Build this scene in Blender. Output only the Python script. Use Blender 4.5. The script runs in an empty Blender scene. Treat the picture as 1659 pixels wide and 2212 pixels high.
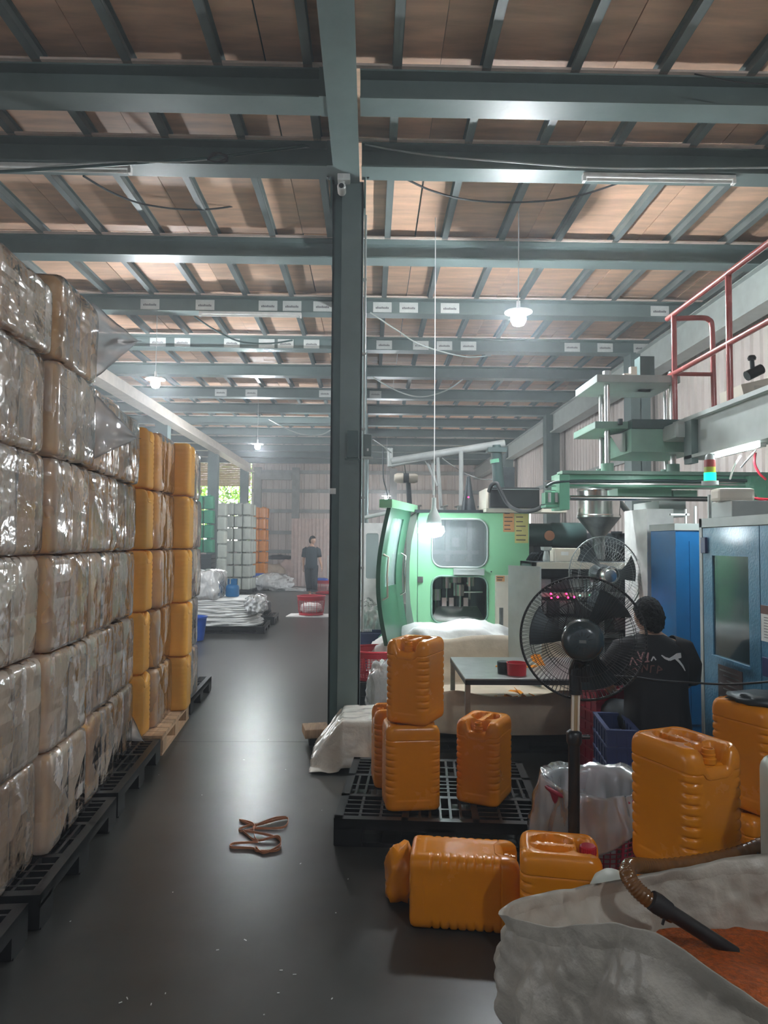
import bpy, bmesh, math, random
from mathutils import Vector, Matrix, noise
from mathutils.geometry import tessellate_polygon
random.seed(7)
R = math.radians
sc = bpy.context.scene
col = sc.collection

# ---------------------------------------------------------------- camera
FPX = 1500.0
CAM = Vector((0, 0, 1.6))
yaw, pitch, roll = math.atan(29.5/FPX), math.atan(66/FPX), R(0.4)
fwd = Vector((math.sin(yaw)*math.cos(pitch), math.cos(yaw)*math.cos(pitch), math.sin(pitch)))
rgt = Vector((math.cos(yaw), -math.sin(yaw), 0)).normalized()
upv = rgt.cross(fwd)
rot = Matrix.Rotation(-roll, 3, fwd)      # turns the picture's content slightly clockwise
rgt, upv = rot @ rgt, rot @ upv
cd = bpy.data.cameras.new('camera'); cam = bpy.data.objects.new('camera', cd); col.objects.link(cam)
cam.matrix_world = Matrix(((rgt.x, upv.x, -fwd.x, CAM.x), (rgt.y, upv.y, -fwd.y, CAM.y), (rgt.z, upv.z, -fwd.z, CAM.z), (0, 0, 0, 1)))
cd.sensor_fit = 'HORIZONTAL'; cd.sensor_width = 36; cd.lens = 36*FPX/1659; cd.clip_start = .05; cd.clip_end = 200
sc.camera = cam

def ray(px, py):
    return fwd + rgt*((px-829.5)/FPX) - upv*((py-1106)/FPX)
def at(px, py, Y):
    d = ray(px, py); return CAM + d*(Y/d.y)
def gz(px, py, z=0.0):
    d = ray(px, py); return CAM + d*((z-CAM.z)/d.z)

# ---------------------------------------------------------------- world and exposure
w = bpy.data.worlds.new('sky'); sc.world = w; w.use_nodes = True
nt = w.node_tree
bg = nt.nodes['Background']; sky = nt.nodes.new('ShaderNodeTexSky'); sky.sky_type = 'HOSEK_WILKIE'
sky.turbidity = 6; sky.sun_direction = Vector((-.3, .6, .75)).normalized()
hs_ = nt.nodes.new('ShaderNodeHueSaturation'); hs_.inputs['Saturation'].default_value = .35; nt.links.new(sky.outputs[0], hs_.inputs['Color']); nt.links.new(hs_.outputs[0], bg.inputs[0]); bg.inputs[1].default_value = 4.0
sd = bpy.data.lights.new('sun', 'SUN'); sd.energy = 9.0; sd.angle = R(1.5); sd.color = (1, .95, .86)
so = bpy.data.objects.new('sun', sd); col.objects.link(so); so.rotation_euler = (R(14), R(42), R(0))
vs = sc.view_settings
vs.view_transform = 'Standard'; vs.look = 'None'; vs.gamma = 1; vs.use_curve_mapping = False; vs.exposure = 1.95

LAMP_W = 330          # watts of the hanging bulbs
# ---------------------------------------------------------------- materials
def ramp(nt, fac, stops):
    r = nt.nodes.new('ShaderNodeValToRGB'); e = r.color_ramp.elements
    while len(e) < len(stops): e.new(.5)
    for k, (p, c) in enumerate(stops): e[k].position = p; e[k].color = (*c, 1)
    nt.links.new(fac, r.inputs[0]); return r.outputs[0]
def pm(name, c, rough=.5, metal=0, var=.12, scale=6, bump=0, bscale=30, coat=0, spec=.5, rnd=0, sub=0, dark=None, trans=0, stretch=None, emit=None, es=0, alpha=1, ior=1.45, rv=.08):
    m = bpy.data.materials.new(name); m.use_nodes = True; n = m.node_tree; b = n.nodes['Principled BSDF']
    tc = n.nodes.new('ShaderNodeTexCoord'); mp = n.nodes.new('ShaderNodeMapping'); n.links.new(tc.outputs['Object'], mp.inputs[0])
    if stretch: mp.inputs['Scale'].default_value = stretch
    nz = n.nodes.new('ShaderNodeTexNoise'); nz.inputs['Scale'].default_value = scale; nz.inputs['Detail'].default_value = 6; nz.inputs['Roughness'].default_value = .6
    n.links.new(mp.outputs[0], nz.inputs[0])
    lo = dark if dark else tuple(x*(1-var) for x in c); hi = tuple(min(1, x*(1+var)) for x in c)
    colr = ramp(n, nz.outputs[0], [(.32, lo), (.68, hi)])
    if rnd:
        oi = n.nodes.new('ShaderNodeObjectInfo'); hs = n.nodes.new('ShaderNodeHueSaturation')
        mr = n.nodes.new('ShaderNodeMapRange'); mr.inputs[3].default_value = 1-rnd; mr.inputs[4].default_value = 1+rnd
        n.links.new(oi.outputs['Random'], mr.inputs[0]); n.links.new(mr.outputs[0], hs.inputs['Value']); n.links.new(colr, hs.inputs['Color']); colr = hs.outputs[0]
    n.links.new(colr, b.inputs['Base Color'])
    rr = n.nodes.new('ShaderNodeMapRange'); rr.inputs[3].default_value = max(.02, rough-rv); rr.inputs[4].default_value = min(1, rough+rv)
    n.links.new(nz.outputs[0], rr.inputs[0]); n.links.new(rr.outputs[0], b.inputs['Roughness'])
    b.inputs['Metallic'].default_value = metal; b.inputs['Specular IOR Level'].default_value = spec; b.inputs['IOR'].default_value = ior
    if coat: b.inputs['Coat Weight'].default_value = coat; b.inputs['Coat Roughness'].default_value = .12
    if emit: b.inputs['Emission Color'].default_value = (*emit, 1); b.inputs['Emission Strength'].default_value = es
    if bump:
        n2 = n.nodes.new('ShaderNodeTexNoise'); n2.inputs['Scale'].default_value = bscale; n2.inputs['Detail'].default_value = 5
        n.links.new(mp.outputs[0], n2.inputs[0])
        bp = n.nodes.new('ShaderNodeBump'); bp.inputs['Strength'].default_value = bump; bp.inputs['Distance'].default_value = .02
        n.links.new(n2.outputs[0], bp.inputs['Height']); n.links.new(bp.outputs[0], b.inputs['Normal'])
    if trans:
        t = n.nodes.new('ShaderNodeBsdfTranslucent'); n.links.new(colr, t.inputs[0])
        mx = n.nodes.new('ShaderNodeMixShader'); mx.inputs[0].default_value = trans
        out = n.nodes['Material Output']; n.links.new(b.outputs[0], mx.inputs[1]); n.links.new(t.outputs[0], mx.inputs[2]); n.links.new(mx.outputs[0], out.inputs[0])
    return m
def film(name, c=(.85, .85, .84), lo=.2, hi=.75, rough=.3, scale=3, bump=.8, bscale=7, refl=2.2, stretch=(1, 1, .45)):
    """thin plastic film: a milky veil over what lies behind, with sharp creases that catch the lamps"""
    m = bpy.data.materials.new(name); m.use_nodes = True; n = m.node_tree; b = n.nodes['Principled BSDF']
    b.inputs['Base Color'].default_value = (*c, 1); b.inputs['Roughness'].default_value = rough; b.inputs['IOR'].default_value = 1.5
    tc = n.nodes.new('ShaderNodeTexCoord'); oi = n.nodes.new('ShaderNodeObjectInfo'); mp = n.nodes.new('ShaderNodeMapping'); mp.inputs['Scale'].default_value = stretch
    sc1 = n.nodes.new('ShaderNodeMath'); sc1.operation = 'MULTIPLY'; sc1.inputs[1].default_value = 17; n.links.new(oi.outputs['Random'], sc1.inputs[0])
    cmb = n.nodes.new('ShaderNodeCombineXYZ')
    for k in range(3): n.links.new(sc1.outputs[0], cmb.inputs[k])
    n.links.new(cmb.outputs[0], mp.inputs['Location']); n.links.new(tc.outputs['Object'], mp.inputs[0])
    nz = n.nodes.new('ShaderNodeTexNoise'); nz.inputs['Scale'].default_value = scale; nz.inputs['Detail'].default_value = 3; n.links.new(mp.outputs[0], nz.inputs[0])
    mr = n.nodes.new('ShaderNodeMapRange'); mr.inputs[1].default_value = .3; mr.inputs[2].default_value = .7; mr.inputs[3].default_value = lo; mr.inputs[4].default_value = hi
    n.links.new(nz.outputs[0], mr.inputs[0])
    vo = n.nodes.new('ShaderNodeTexVoronoi'); vo.feature = 'F1'; vo.distance = 'MANHATTAN'; vo.inputs['Scale'].default_value = bscale; n.links.new(mp.outputs[0], vo.inputs['Vector'])
    n2 = n.nodes.new('ShaderNodeTexNoise'); n2.inputs['Scale'].default_value = bscale*3.3; n2.inputs['Detail'].default_value = 2; n.links.new(mp.outputs[0], n2.inputs[0])
    ad = n.nodes.new('ShaderNodeMath'); ad.operation = 'MULTIPLY_ADD'; ad.inputs[1].default_value = .35; n.links.new(n2.outputs[0], ad.inputs[0]); n.links.new(vo.outputs['Distance'], ad.inputs[2])
    bp = n.nodes.new('ShaderNodeBump'); bp.inputs['Strength'].default_value = bump; bp.inputs['Distance'].default_value = .03
    n.links.new(ad.outputs[0], bp.inputs['Height']); n.links.new(bp.outputs[0], b.inputs['Normal'])
    t = n.nodes.new('ShaderNodeBsdfTransparent'); mx = n.nodes.new('ShaderNodeMixShader'); gl = n.nodes.new('ShaderNodeBsdfGlossy'); gl.inputs['Roughness'].default_value = .13
    n.links.new(bp.outputs[0], gl.inputs['Normal'])
    n.links.new(mr.outputs[0], mx.inputs[0]); n.links.new(t.outputs[0], mx.inputs[1]); n.links.new(b.outputs[0], mx.inputs[2])
    fr = n.nodes.new('ShaderNodeFresnel'); fr.inputs['IOR'].default_value = 1.5; n.links.new(bp.outputs[0], fr.inputs['Normal'])
    mu = n.nodes.new('ShaderNodeMath'); mu.operation = 'MULTIPLY'; mu.use_clamp = True; mu.inputs[1].default_value = refl; n.links.new(fr.outputs[0], mu.inputs[0])
    m2 = n.nodes.new('ShaderNodeMixShader'); n.links.new(mu.outputs[0], m2.inputs[0]); n.links.new(mx.outputs[0], m2.inputs[1]); n.links.new(gl.outputs[0], m2.inputs[2])
    n.links.new(m2.outputs[0], n.nodes['Material Output'].inputs[0]); return m
def glass(name, c=(.8, .9, .9), fac=.25, rough=.08):
    return film(name, c, fac, fac+.06, rough, 2, .02, 3, refl=1.0)

M = {
 'steel': pm('green_steel_paint', (.15, .20, .195), .42, var=.18, scale=1.5, bump=.05),
 'steel_dark': pm('dark_green_steel_paint', (.05, .095, .09), .4, var=.2, scale=2),
 'purlin': pm('grey_green_purlin', (.19, .22, .215), .5, var=.15, scale=3),
 'ply': pm('plywood', (.80, .52, .36), .6, var=.22, scale=1.1, rnd=.16, stretch=(1, 6, 1)),
 'batten': pm('pale_batten', (.75, .62, .55), .6),
 'floor': pm('sealed_concrete', (.044, .044, .041), .32, var=.35, scale=1.6, bump=.04, bscale=5, spec=.5, rv=.05),
 'wall': pm('white_corrugated_sheet', (.66, .59, .55), .5, var=.1, scale=1),
 'wall_grey': pm('grey_corrugated_sheet', (.36, .36, .38), .5, var=.12, scale=1),
 'girt': pm('galvanised_girt', (.33, .35, .34), .45, var=.2, scale=4),
 'crane': pm('cream_beam_paint', (.62, .56, .50), .5),
 'orange': pm('orange_plastic', (.76, .255, .008), .26, var=.06, scale=4, bump=.03, bscale=60, trans=.10, rnd=.05, spec=.6),
 'yellow': pm('yellow_orange_plastic', (.88, .46, .09), .35, var=.1, scale=3, trans=.2, rnd=.12),
 'green_jug': pm('green_plastic', (.03, .25, .14), .4, trans=.1, rnd=.1),
 'white_jug': pm('milky_plastic', (.62, .66, .60), .4, var=.08, trans=.25, rnd=.08),
 'black': pm('black_plastic', (.012, .012, .014), .32, var=.3, scale=10, spec=.6),
 'black_matte': pm('black_rubber', (.02, .02, .022), .6),
 'wood': pm('pallet_wood', (.50, .33, .20), .7, var=.25, scale=5, stretch=(8, 1, 1), rnd=.15, bump=.2),
 'film': film('clear_film', (1, .86, .72), lo=.14, hi=.50, scale=2.2, bump=1, bscale=6.5, refl=2.0, stretch=(1, .5, .6)),
 'film_milk': film('milky_film', lo=.6, hi=.92, rough=.3, bscale=9),
 'film_flap': film('flap_film', (.84, .86, .88), lo=.28, hi=.45, bump=.3, bscale=5),
 'sack': pm('woven_sack', (.50, .46, .39), .36, var=.2, scale=4, bump=.7, bscale=14, trans=.2, spec=.6),
 'sack_white': pm('white_woven_sack', (.72, .72, .70), .5, var=.1, scale=4, bump=.3, bscale=12),
 'sack_tan': pm('tan_bulk_bag', (.50, .42, .32), .6, var=.2, scale=3, bump=.4, bscale=8),
 'pink': pm('pale_pink_bale', (.75, .62, .58), .6, var=.1, bump=.4, bscale=6),
 'mint': pm('mint_machine_paint', (.30, .66, .38), .35, var=.05, scale=1, coat=.2),
 'dgreen': pm('dark_green_door_paint', (.035, .12, .075), .35, coat=.2),
 'cream': pm('cream_cabinet_paint', (.70, .64, .54), .4, var=.05),
 'grey_paint': pm('pale_grey_paint', (.42, .46, .44), .4, var=.1),
 'blue': pm('blue_hammered_paint', (.07, .22, .36), .32, var=.12, scale=20, bump=.25, bscale=70, coat=.3),
 'bright_blue': pm('bright_blue_paint', (.01, .16, .42), .35, var=.1),
 'navy': pm('navy_plastic', (.03, .045, .13), .4),
 'bin_blue': pm('blue_plastic', (.01, .08, .42), .35),
 'gas_blue': pm('blue_cylinder_paint', (.01, .13, .32), .35),
 'red': pm('red_plastic', (.55, .025, .045), .35, var=.1, trans=.15),
 'dark_red': pm('dark_red_plastic', (.28, .012, .04), .4),
 'rail': pm('red_rail_paint', (.42, .09, .08), .25, coat=.5),
 'metal': pm('bright_steel', (.62, .62, .6), .22, metal=1, var=.1),
 'metal_dull': pm('dull_steel', (.3, .32, .31), .38, metal=.9, var=.2, scale=8),
 'dark_metal': pm('dark_machine_metal', (.04, .05, .055), .45, metal=.4, var=.3, scale=8),
 'mach_green': pm('grey_green_machine_paint', (.25, .42, .33), .35, var=.1),
 'gantry': pm('green_gantry_paint', (.18, .52, .33), .3, var=.1),
 'white': pm('white_paint', (.78, .78, .76), .45),
 'paper': pm('white_paper', (.72, .74, .72), .7),
 'ink': pm('grey_ink', (.16, .17, .18), .8),
 'paper_or': pm('orange_paper', (.72, .36, .16), .7), 'paper_ye': pm('yellow_paper', (.65, .58, .22), .7),
 'sign_brown': pm('brown_sign', (.085, .06, .06), .5, var=.3, scale=12),
 'hose': pm('brown_ribbed_hose', (.20, .085, .025), .2, var=.2, coat=.6, trans=.15),
 'granule': pm('orange_granules', (.62, .13, .015), .5, var=.35, scale=60, bump=1, bscale=150),
 'strap': pm('tan_strap', (.50, .22, .12), .45),
 'skin': pm('skin', (.42, .24, .16), .5), 'hair': pm('black_hair', (.008, .008, .009), .75, spec=.15, bump=.8, bscale=60),
 'shirt': pm('black_tshirt', (.010, .010, .013), .8), 'shirt2': pm('dark_slate_tshirt', (.02, .03, .04), .8), 'trouser': pm('dark_trousers', (.015, .02, .028), .8),
 'print_w': pm('white_print', (.7, .7, .7), .7), 'print_p': pm('faded_pink_print', (.42, .22, .22), .7), 'print_b': pm('faded_brown_print', (.13, .06, .05), .7),
 'leaf': pm('leaves', (.16, .36, .03), .5, var=.4, scale=2, trans=.3, rnd=.2), 'bark': pm('bark', (.12, .08, .05), .8),
 'slat': pm('shutter_slat', (.62, .40, .24), .5), 'sheet_gloss': pm('glossy_white_sheet', (.66, .64, .58), .12, var=.05, bump=.35, bscale=12, coat=.6),
 'motor_black': pm('motor_black_plastic', (.03, .045, .05), .25, coat=.4), 'pole_brass': pm('aged_pole', (.42, .33, .20), .3, metal=.4),
 'ground': pm('outdoor_ground', (.3, .28, .24), .9),
 'glass': glass('machine_window_glass', (.45, .5, .52), .34), 'glass_dark': glass('dark_door_glass', (.05, .10, .12), .5),
 'glass_pale': glass('pale_door_glass', (.5, .62, .62), .6),
 'led_red': pm('red_led', (.3, 0, 0), emit=(1, .02, .1), es=3), 'led_green': pm('green_led', (0, .3, .1), emit=(.1, 1, .4), es=2),
 'beacon_green': pm('lit_green_lens', (0, .4, .2), emit=(.0, 1, .22), es=1.1), 'beacon_red': pm('red_lens', (.35, .05, .04), .3), 'beacon_yel': pm('yellow_lens', (.4, .45, .05), .3),
 'bulb': pm('lit_bulb', (1, 1, 1), emit=(.80, .93, 1), es=14), 'tube_on': pm('lit_tube', (1, 1, 1), emit=(.85, .97, 1), es=10), 'tube_off': pm('unlit_tube', (.75, .75, .72), .3),
}
for k in ('bulb', 'tube_on'):
    M[k].cycles.emission_sampling = 'NONE' if k == 'bulb' else 'AUTO'

# ---------------------------------------------------------------- mesh helpers
ROOTS = {}
class MB:
    def __init__(s): s.v = []; s.f = []
    def add(s, vs, fs):
        n = len(s.v); s.v += [Vector(p) for p in vs]; s.f += [tuple(i+n for i in f) for f in fs]; return s
    def box(s, c, d, rz=0, rx=0, ry=0, bev=0):
        hx, hy, hz = d[0]/2, d[1]/2, d[2]/2
        mt = Matrix.Translation(c) @ Matrix.Rotation(rz, 4, 'Z') @ Matrix.Rotation(ry, 4, 'Y') @ Matrix.Rotation(rx, 4, 'X')
        if bev:
            bm = bmesh.new(); bmesh.ops.create_cube(bm, size=1)
            for v in bm.verts: v.co = Vector((v.co.x*d[0], v.co.y*d[1], v.co.z*d[2]))
            bmesh.ops.bevel(bm, geom=bm.edges[:], offset=bev, segments=2, affect='EDGES', profile=.6)
            bm.verts.index_update(); s.add([mt @ v.co for v in bm.verts], [[v.index for v in f.verts] for f in bm.faces]); bm.free(); return s
        P = [(-hx, -hy, -hz), (hx, -hy, -hz), (hx, hy, -hz), (-hx, hy, -hz), (-hx, -hy, hz), (hx, -hy, hz), (hx, hy, hz), (-hx, hy, hz)]
        return s.add([mt @ Vector(p) for p in P], [(0, 3, 2, 1), (4, 5, 6, 7), (0, 1, 5, 4), (1, 2, 6, 5), (2, 3, 7, 6), (3, 0, 4, 7)])
    def b2(s, x0, x1, y0, y1, z0, z1, bev=0): return s.box(((x0+x1)/2, (y0+y1)/2, (z0+z1)/2), (abs(x1-x0), abs(y1-y0), abs(z1-z0)), bev=bev)
    def tube(s, pts, r, n=10, cap=True, closed=False, rib=0):
        pts = [Vector(p) for p in pts]; k = len(pts); rs = r if isinstance(r, (list, tuple)) else [r]*k
        vs, fs = [], []; prev = None
        for i, p in enumerate(pts):
            a = pts[(i-1) % k] if (i or closed) else p; b = pts[(i+1) % k] if (i < k-1 or closed) else p
            t = (b-a).normalized() if (b-a).length > 1e-9 else Vector((0, 0, 1))
            if prev is None: u = t.orthogonal().normalized()
            else:
                u = prev - t*prev.dot(t); u = u.normalized() if u.length > 1e-6 else t.orthogonal().normalized()
            prev = u; q = t.cross(u)
            for j in range(n):
                an = 2*math.pi*j/n; vs.append(p + (u*math.cos(an)+q*math.sin(an))*rs[i])
        m = k if closed else k-1
        for i in range(m):
            for j in range(n):
                a, b = i*n+j, i*n+(j+1) % n; c, d = ((i+1) % k)*n+(j+1) % n, ((i+1) % k)*n+j; fs.append((a, b, c, d))
        if cap and not closed: fs.append(tuple(range(n-1, -1, -1))); fs.append(tuple((k-1)*n+j for j in range(n)))
        return s.add(vs, fs)
    def cyl(s, a, b, r, n=16, r2=None): return s.tube([a, b], [r, r if r2 is None else r2], n)
    def lathe(s, prof, c=(0, 0, 0), n=24, axis='Z', mat=None, cap=True):
        vs = []; k = len(prof)
        for (r, z) in prof:
            for j in range(n):
                a = 2*math.pi*j/n; vs.append(Vector((r*math.cos(a), r*math.sin(a), z)))
        if axis == 'Y': vs = [Vector((v.x, v.z, v.y)) for v in vs]
        if axis == 'X': vs = [Vector((v.z, v.x, v.y)) for v in vs]
        if mat: vs = [mat @ v for v in vs]
        vs = [v + Vector(c) for v in vs]
        fs = [(i*n+j, i*n+(j+1) % n, (i+1)*n+(j+1) % n, (i+1)*n+j) for i in range(k-1) for j in range(n)]
        if cap and prof[0][0] > 1e-6: fs.append(tuple(range(n-1, -1, -1)))
        if cap and prof[-1][0] > 1e-6: fs.append(tuple((k-1)*n+j for j in range(n)))
        return s.add(vs, fs)
    def grid(s, P, nu, nv, closed=False):
        """P(u, v) sampled over nu x nv"""
        vs = [P(i/(nu if closed else nu-1), j/(nv-1)) for j in range(nv) for i in range(nu)]
        fs = [(j*nu+i, j*nu+(i+1) % nu, (j+1)*nu+(i+1) % nu, (j+1)*nu+i) for j in range(nv-1) for i in range(nu if closed else nu-1)]
        return s.add(vs, fs)
    def plate(s, outer, holes, y0, th):
        """flat plate in the XZ plane with holes; outer and holes are lists of (x, z)"""
        loops = [outer]+holes; P3 = [[Vector((x, z, 0)) for x, z in l] for l in loops]
        tr = tessellate_polygon(P3); flat = [p for l in P3 for p in l]; n = len(flat)
        vs = [Vector((p.x, y0, p.y)) for p in flat]+[Vector((p.x, y0+th, p.y)) for p in flat]
        fs = [tuple(t) for t in tr]+[tuple(i+n for i in reversed(t)) for t in tr]; o = 0
        for l in loops:
            k = len(l); fs += [(o+i, o+(i+1) % k, o+(i+1) % k+n, o+i+n) for i in range(k)]; o += k
        return s.add(vs, fs)
    def mesh(s, name, mat, smooth=None):
        me = bpy.data.meshes.new(name); me.from_pydata([tuple(v) for v in s.v], [], s.f); me.update()
        bm = bmesh.new(); bm.from_mesh(me); bmesh.ops.recalc_face_normals(bm, faces=bm.faces[:]); bm.to_mesh(me); bm.free()
        if smooth is not None:
            me.polygons.foreach_set('use_smooth', [True]*len(me.polygons))
            if smooth < 180: me.set_sharp_from_angle(angle=R(smooth))
        me.materials.append(M[mat] if isinstance(mat, str) else mat); return me
    def build(s, name, mat, parent=None, smooth=None):
        return link(name, s.mesh(name, mat, smooth), parent)
def link(name, me, parent=None):
    o = bpy.data.objects.new(name, me); col.objects.link(o)
    if parent is not None:
        o.parent = parent
        b = parent
        mw = ROOTS.get(parent.name)
        if mw is not None: o.matrix_parent_inverse = mw.inverted()
        ROOTS[o.name] = Matrix.Identity(4)
    return o
def tag(o, label, cat, group=None, kind=None):
    o['label'] = label; o['category'] = cat
    if group: o['group'] = group
    if kind: o['kind'] = kind
    return o
def struct(o, label=None):
    o['kind'] = 'structure'
    if label: o['label'] = label
    return o
def thing(name, label, cat, loc=(0, 0, 0), rz=0, group=None, local=False):
    """Empty at a thing's base; its parts are then built in world coordinates (or local ones, with local=True)"""
    o = bpy.data.objects.new(name, None); col.objects.link(o); o.empty_display_size = .1
    o.location = loc; o.rotation_euler = (0, 0, rz)
    if not local: ROOTS[o.name] = Matrix.LocRotScale(Vector(loc), o.rotation_euler.to_matrix(), None)
    return tag(o, label, cat, group)
def copy_tree(o, parent=None):
    c = o.copy(); col.objects.link(c); c.parent = parent
    for ch in list(o.children): copy_tree(ch, c)
    return c
def place(proto, first, loc, rot, label, group=None):
    o = proto if first else copy_tree(proto)
    o.location = loc; o.rotation_euler = rot; o['label'] = label
    if group: o['group'] = group
    return o
def solid(o, t): m = o.modifiers.new('thickness', 'SOLIDIFY'); m.thickness = t; return o
def subd(o, l=1): m = o.modifiers.new('smooth', 'SUBSURF'); m.levels = l; m.render_levels = l; return o
def smooth_path(pts, n=8, closed=False):
    pts = [Vector(p) for p in pts]; out = []; k = len(pts); m = k if closed else k-1
    for i in range(m):
        g = lambda j: pts[j % k] if closed else pts[max(0, min(k-1, j))]
        p0, p1, p2, p3 = g(i-1), g(i), g(i+1), g(i+2)
        for j in range(n):
            t = j/n; out.append(.5*((2*p1)+(p2-p0)*t+(2*p0-5*p1+4*p2-p3)*t*t+(3*p1-p0-3*p2+p3)*t**3))
    if not closed: out.append(pts[-1])
    return out
def nz3(p, s=1.0, o=0.0): return noise.noise(Vector(p)*s+Vector((o, o*1.7, -o)))
def rrect(x0, x1, z0, z1, r, n=5):
    P = []
    for cx, cz, a0 in ((x1-r, z0+r, -90), (x1-r, z1-r, 0), (x0+r, z1-r, 90), (x0+r, z0+r, 180)):
        for k in range(n+1): a = R(a0+90*k/n); P.append((cx+r*math.cos(a), cz+r*math.sin(a)))
    return P
def lump(name, mat, parent, c, d, amp=.15, fq=3, seed=0, sub=4, flat=True, squash=2.6):
    """a crumpled heap or bag: a rounded box pushed about by folds"""
    bm = bmesh.new(); bmesh.ops.create_icosphere(bm, subdivisions=sub, radius=1)
    for v in bm.verts:
        p = v.co; k = 1/((abs(p.x)**squash+abs(p.y)**squash+abs(p.z)**squash)**(1/squash)); q = p*k
        n = nz3(q, fq, seed)+.6*abs(nz3(q, fq*2.3, seed+5))+.3*abs(nz3(Vector((q.x, q.y, q.z*.6)), fq*5.2, seed+9)); q = q*(1+amp*n)
        z = q.z
        if flat and z < -.93: z = -.93
        v.co = Vector((c[0]+q.x*d[0]/2, c[1]+q.y*d[1]/2, c[2]+z*d[2]/2))
    me = bpy.data.meshes.new(name); bm.to_mesh(me); bm.free(); me.polygons.foreach_set('use_smooth', [True]*len(me.polygons)); me.materials.append(M[mat])
    return link(name, me, parent)
# ================================================================ the building
CZ = 4.53                                   # underside of the beams
BY = [-1.3, .4, 1.9, 4.56, 5.40, 7.14, 8.86, 10.56, 12.26, 14.12, 15.76, 17.4, 19.1, 20.7, 22.4, 24.1, 25.85]
XL, XR, YF = -12.0, 4.45, 27.6
floor = struct(MB().b2(XL-.3, XR+.3, -3, YF+.2, -.15, 0).build('floor', 'floor'), 'dark sealed concrete floor of the warehouse aisle')
struct(MB().b2(XL, XR, 5.655, 5.662, -.02, .0008).build('trim_1', 'black'), 'dark joint line across the concrete floor')
ceil = bpy.data.objects.new('ceiling', None); col.objects.link(ceil); struct(ceil, 'plywood deck on steel purlins and beams'); ROOTS[ceil.name] = Matrix.Identity(4)
px0 = .155-.59*21
pan = MB().box((0, 0, 0), (1.172, 1.676, .018)).mesh('plywood_panel', 'ply')
for i in range(15):
    for j in range(17):
        X = px0+.59*2*i+.295; Y = -1.3+1.695*j+.85
        if X-.6 < XR and Y < YF:
            o = link('plywood_panel', pan, ceil); o.location = (X+random.uniform(-.004, .004), Y, CZ+.31+random.uniform(-.003, .003))
struct(MB().b2(XL, XR+.2, -2.5, YF, CZ+.325, CZ+.40).build('ceiling_slab', 'steel_dark'))
pur = MB(); pur.b2(-.003, .003, -2.2, YF, 0, .1).b2(-.03, .03, -2.2, YF, 0, .006).b2(-.03, .03, -2.2, YF, .094, .1).b2(.024, .03, -2.2, YF, 0, .02)
pm_ = pur.mesh('purlin', 'purlin')
k = 0
while px0+.59*k < XR:
    o = link('purlin', pm_, ceil); o.location = (px0+.59*k, 0, CZ+.2); k += 1
def hbeam(x0, x1, y, w=.2, h=.2, z=CZ, tf=.012):
    m = MB(); m.b2(x0, x1, y-w/2, y+w/2, z, z+tf); m.b2(x0, x1, y-w/2, y+w/2, z+h-tf, z+h); m.b2(x0, x1, y-.005, y+.005, z, z+h); return m
BEAMS = {}
for y in BY:
    L = XL; Rr = XR-.15
    b = hbeam(L, -.33, y); b2 = hbeam(-.09, Rr, y); b.add(b2.v, b2.f)
    b.b2(-.36, -.31, y-.11, y+.11, CZ, CZ+.2)
    o = b.build('cross_beam', 'steel', ceil); BEAMS[y] = o
    bt = MB().b2(L, Rr, y-.13, y-.10, CZ+.2, CZ+.216).build('batten', 'batten', o)
# longitudinal girder over the central columns
gd = MB(); gd.b2(-.3125, -.1075, -2.3, YF-.3, CZ-.012, CZ+.003); gd.b2(-.3, -.12, -2.3, YF-.3, CZ+.003, CZ+.3)
gd.build('girder', 'steel', ceil)
for X, nm in ((-4.6, 0), (4.1, 1)):
    m = MB()
    if nm == 0: m.b2(X-.02, X+.26, -2, YF-1.6, CZ-.33, CZ-.30); m.b2(X-.06, X+.1, -2, YF-1.6, CZ-.30, CZ-.02)
    else: m.b2(X-.05, X+.2, -2, YF-.3, CZ-.42, CZ-.39); m.b2(X+.02, X+.1, -2, YF-.3, CZ-.39, CZ); m.b2(X-.05, X+.2, -2, YF-.3, CZ-.01, CZ)
    m.build('eave_beam', 'crane' if nm == 0 else 'grey_paint', ceil)

# ---- columns
def column(x, y, label, w=.26, top=CZ):
    t = thing('steel_column', label, 'column', (x, y, 0)); t['kind'] = 'structure'
    m = MB().b2(x-w/2, x+w/2, y-w/2, y-w/2+.012, 0, top).b2(x-w/2, x+w/2, y+w/2-.012, y+w/2, 0, top).b2(x-.006, x+.006, y-w/2, y+w/2, 0, top)
    m.b2(x-w/2+.004, x-w/2+.012, y-w/2+.01, y+w/2-.01, 0, top).b2(x+w/2-.012, x+w/2-.004, y-w/2+.01, y+w/2-.01, 0, top)
    m.build('shaft', 'steel', t); MB().b2(x-w/2-.06, x+w/2+.06, y-w/2-.06, y+w/2+.06, 0, .015).build('base_plate', 'steel_dark', t)
    return t
cx, cy = -.2, 5.66
t = thing('steel_column', 'big dark green steel column standing in the middle of the aisle edge', 'column', (cx, cy, 0)); t['kind'] = 'structure'
MB().b2(cx-.03, cx+.125, cy-.13, cy-.115, 0, CZ).b2(cx+.11, cx+.125, cy-.13, cy+.13, 0, CZ).b2(cx-.12, cx+.125, cy+.115, cy+.13, 0, CZ).b2(cx-.05, cx-.03, cy-.13, cy-.06, 0, CZ).build('shaft', 'steel', t)
MB().b2(cx-.125, cx-.035, cy-.11, cy-.098, 0, CZ).b2(cx-.125, cx-.11, cy-.11, cy+.13, 0, CZ).build('side_channel', 'steel_dark', t)
MB().b2(cx-.2, cx+.2, cy-.2, cy+.2, 0, .015).build('base_plate', 'steel_dark', t)
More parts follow.
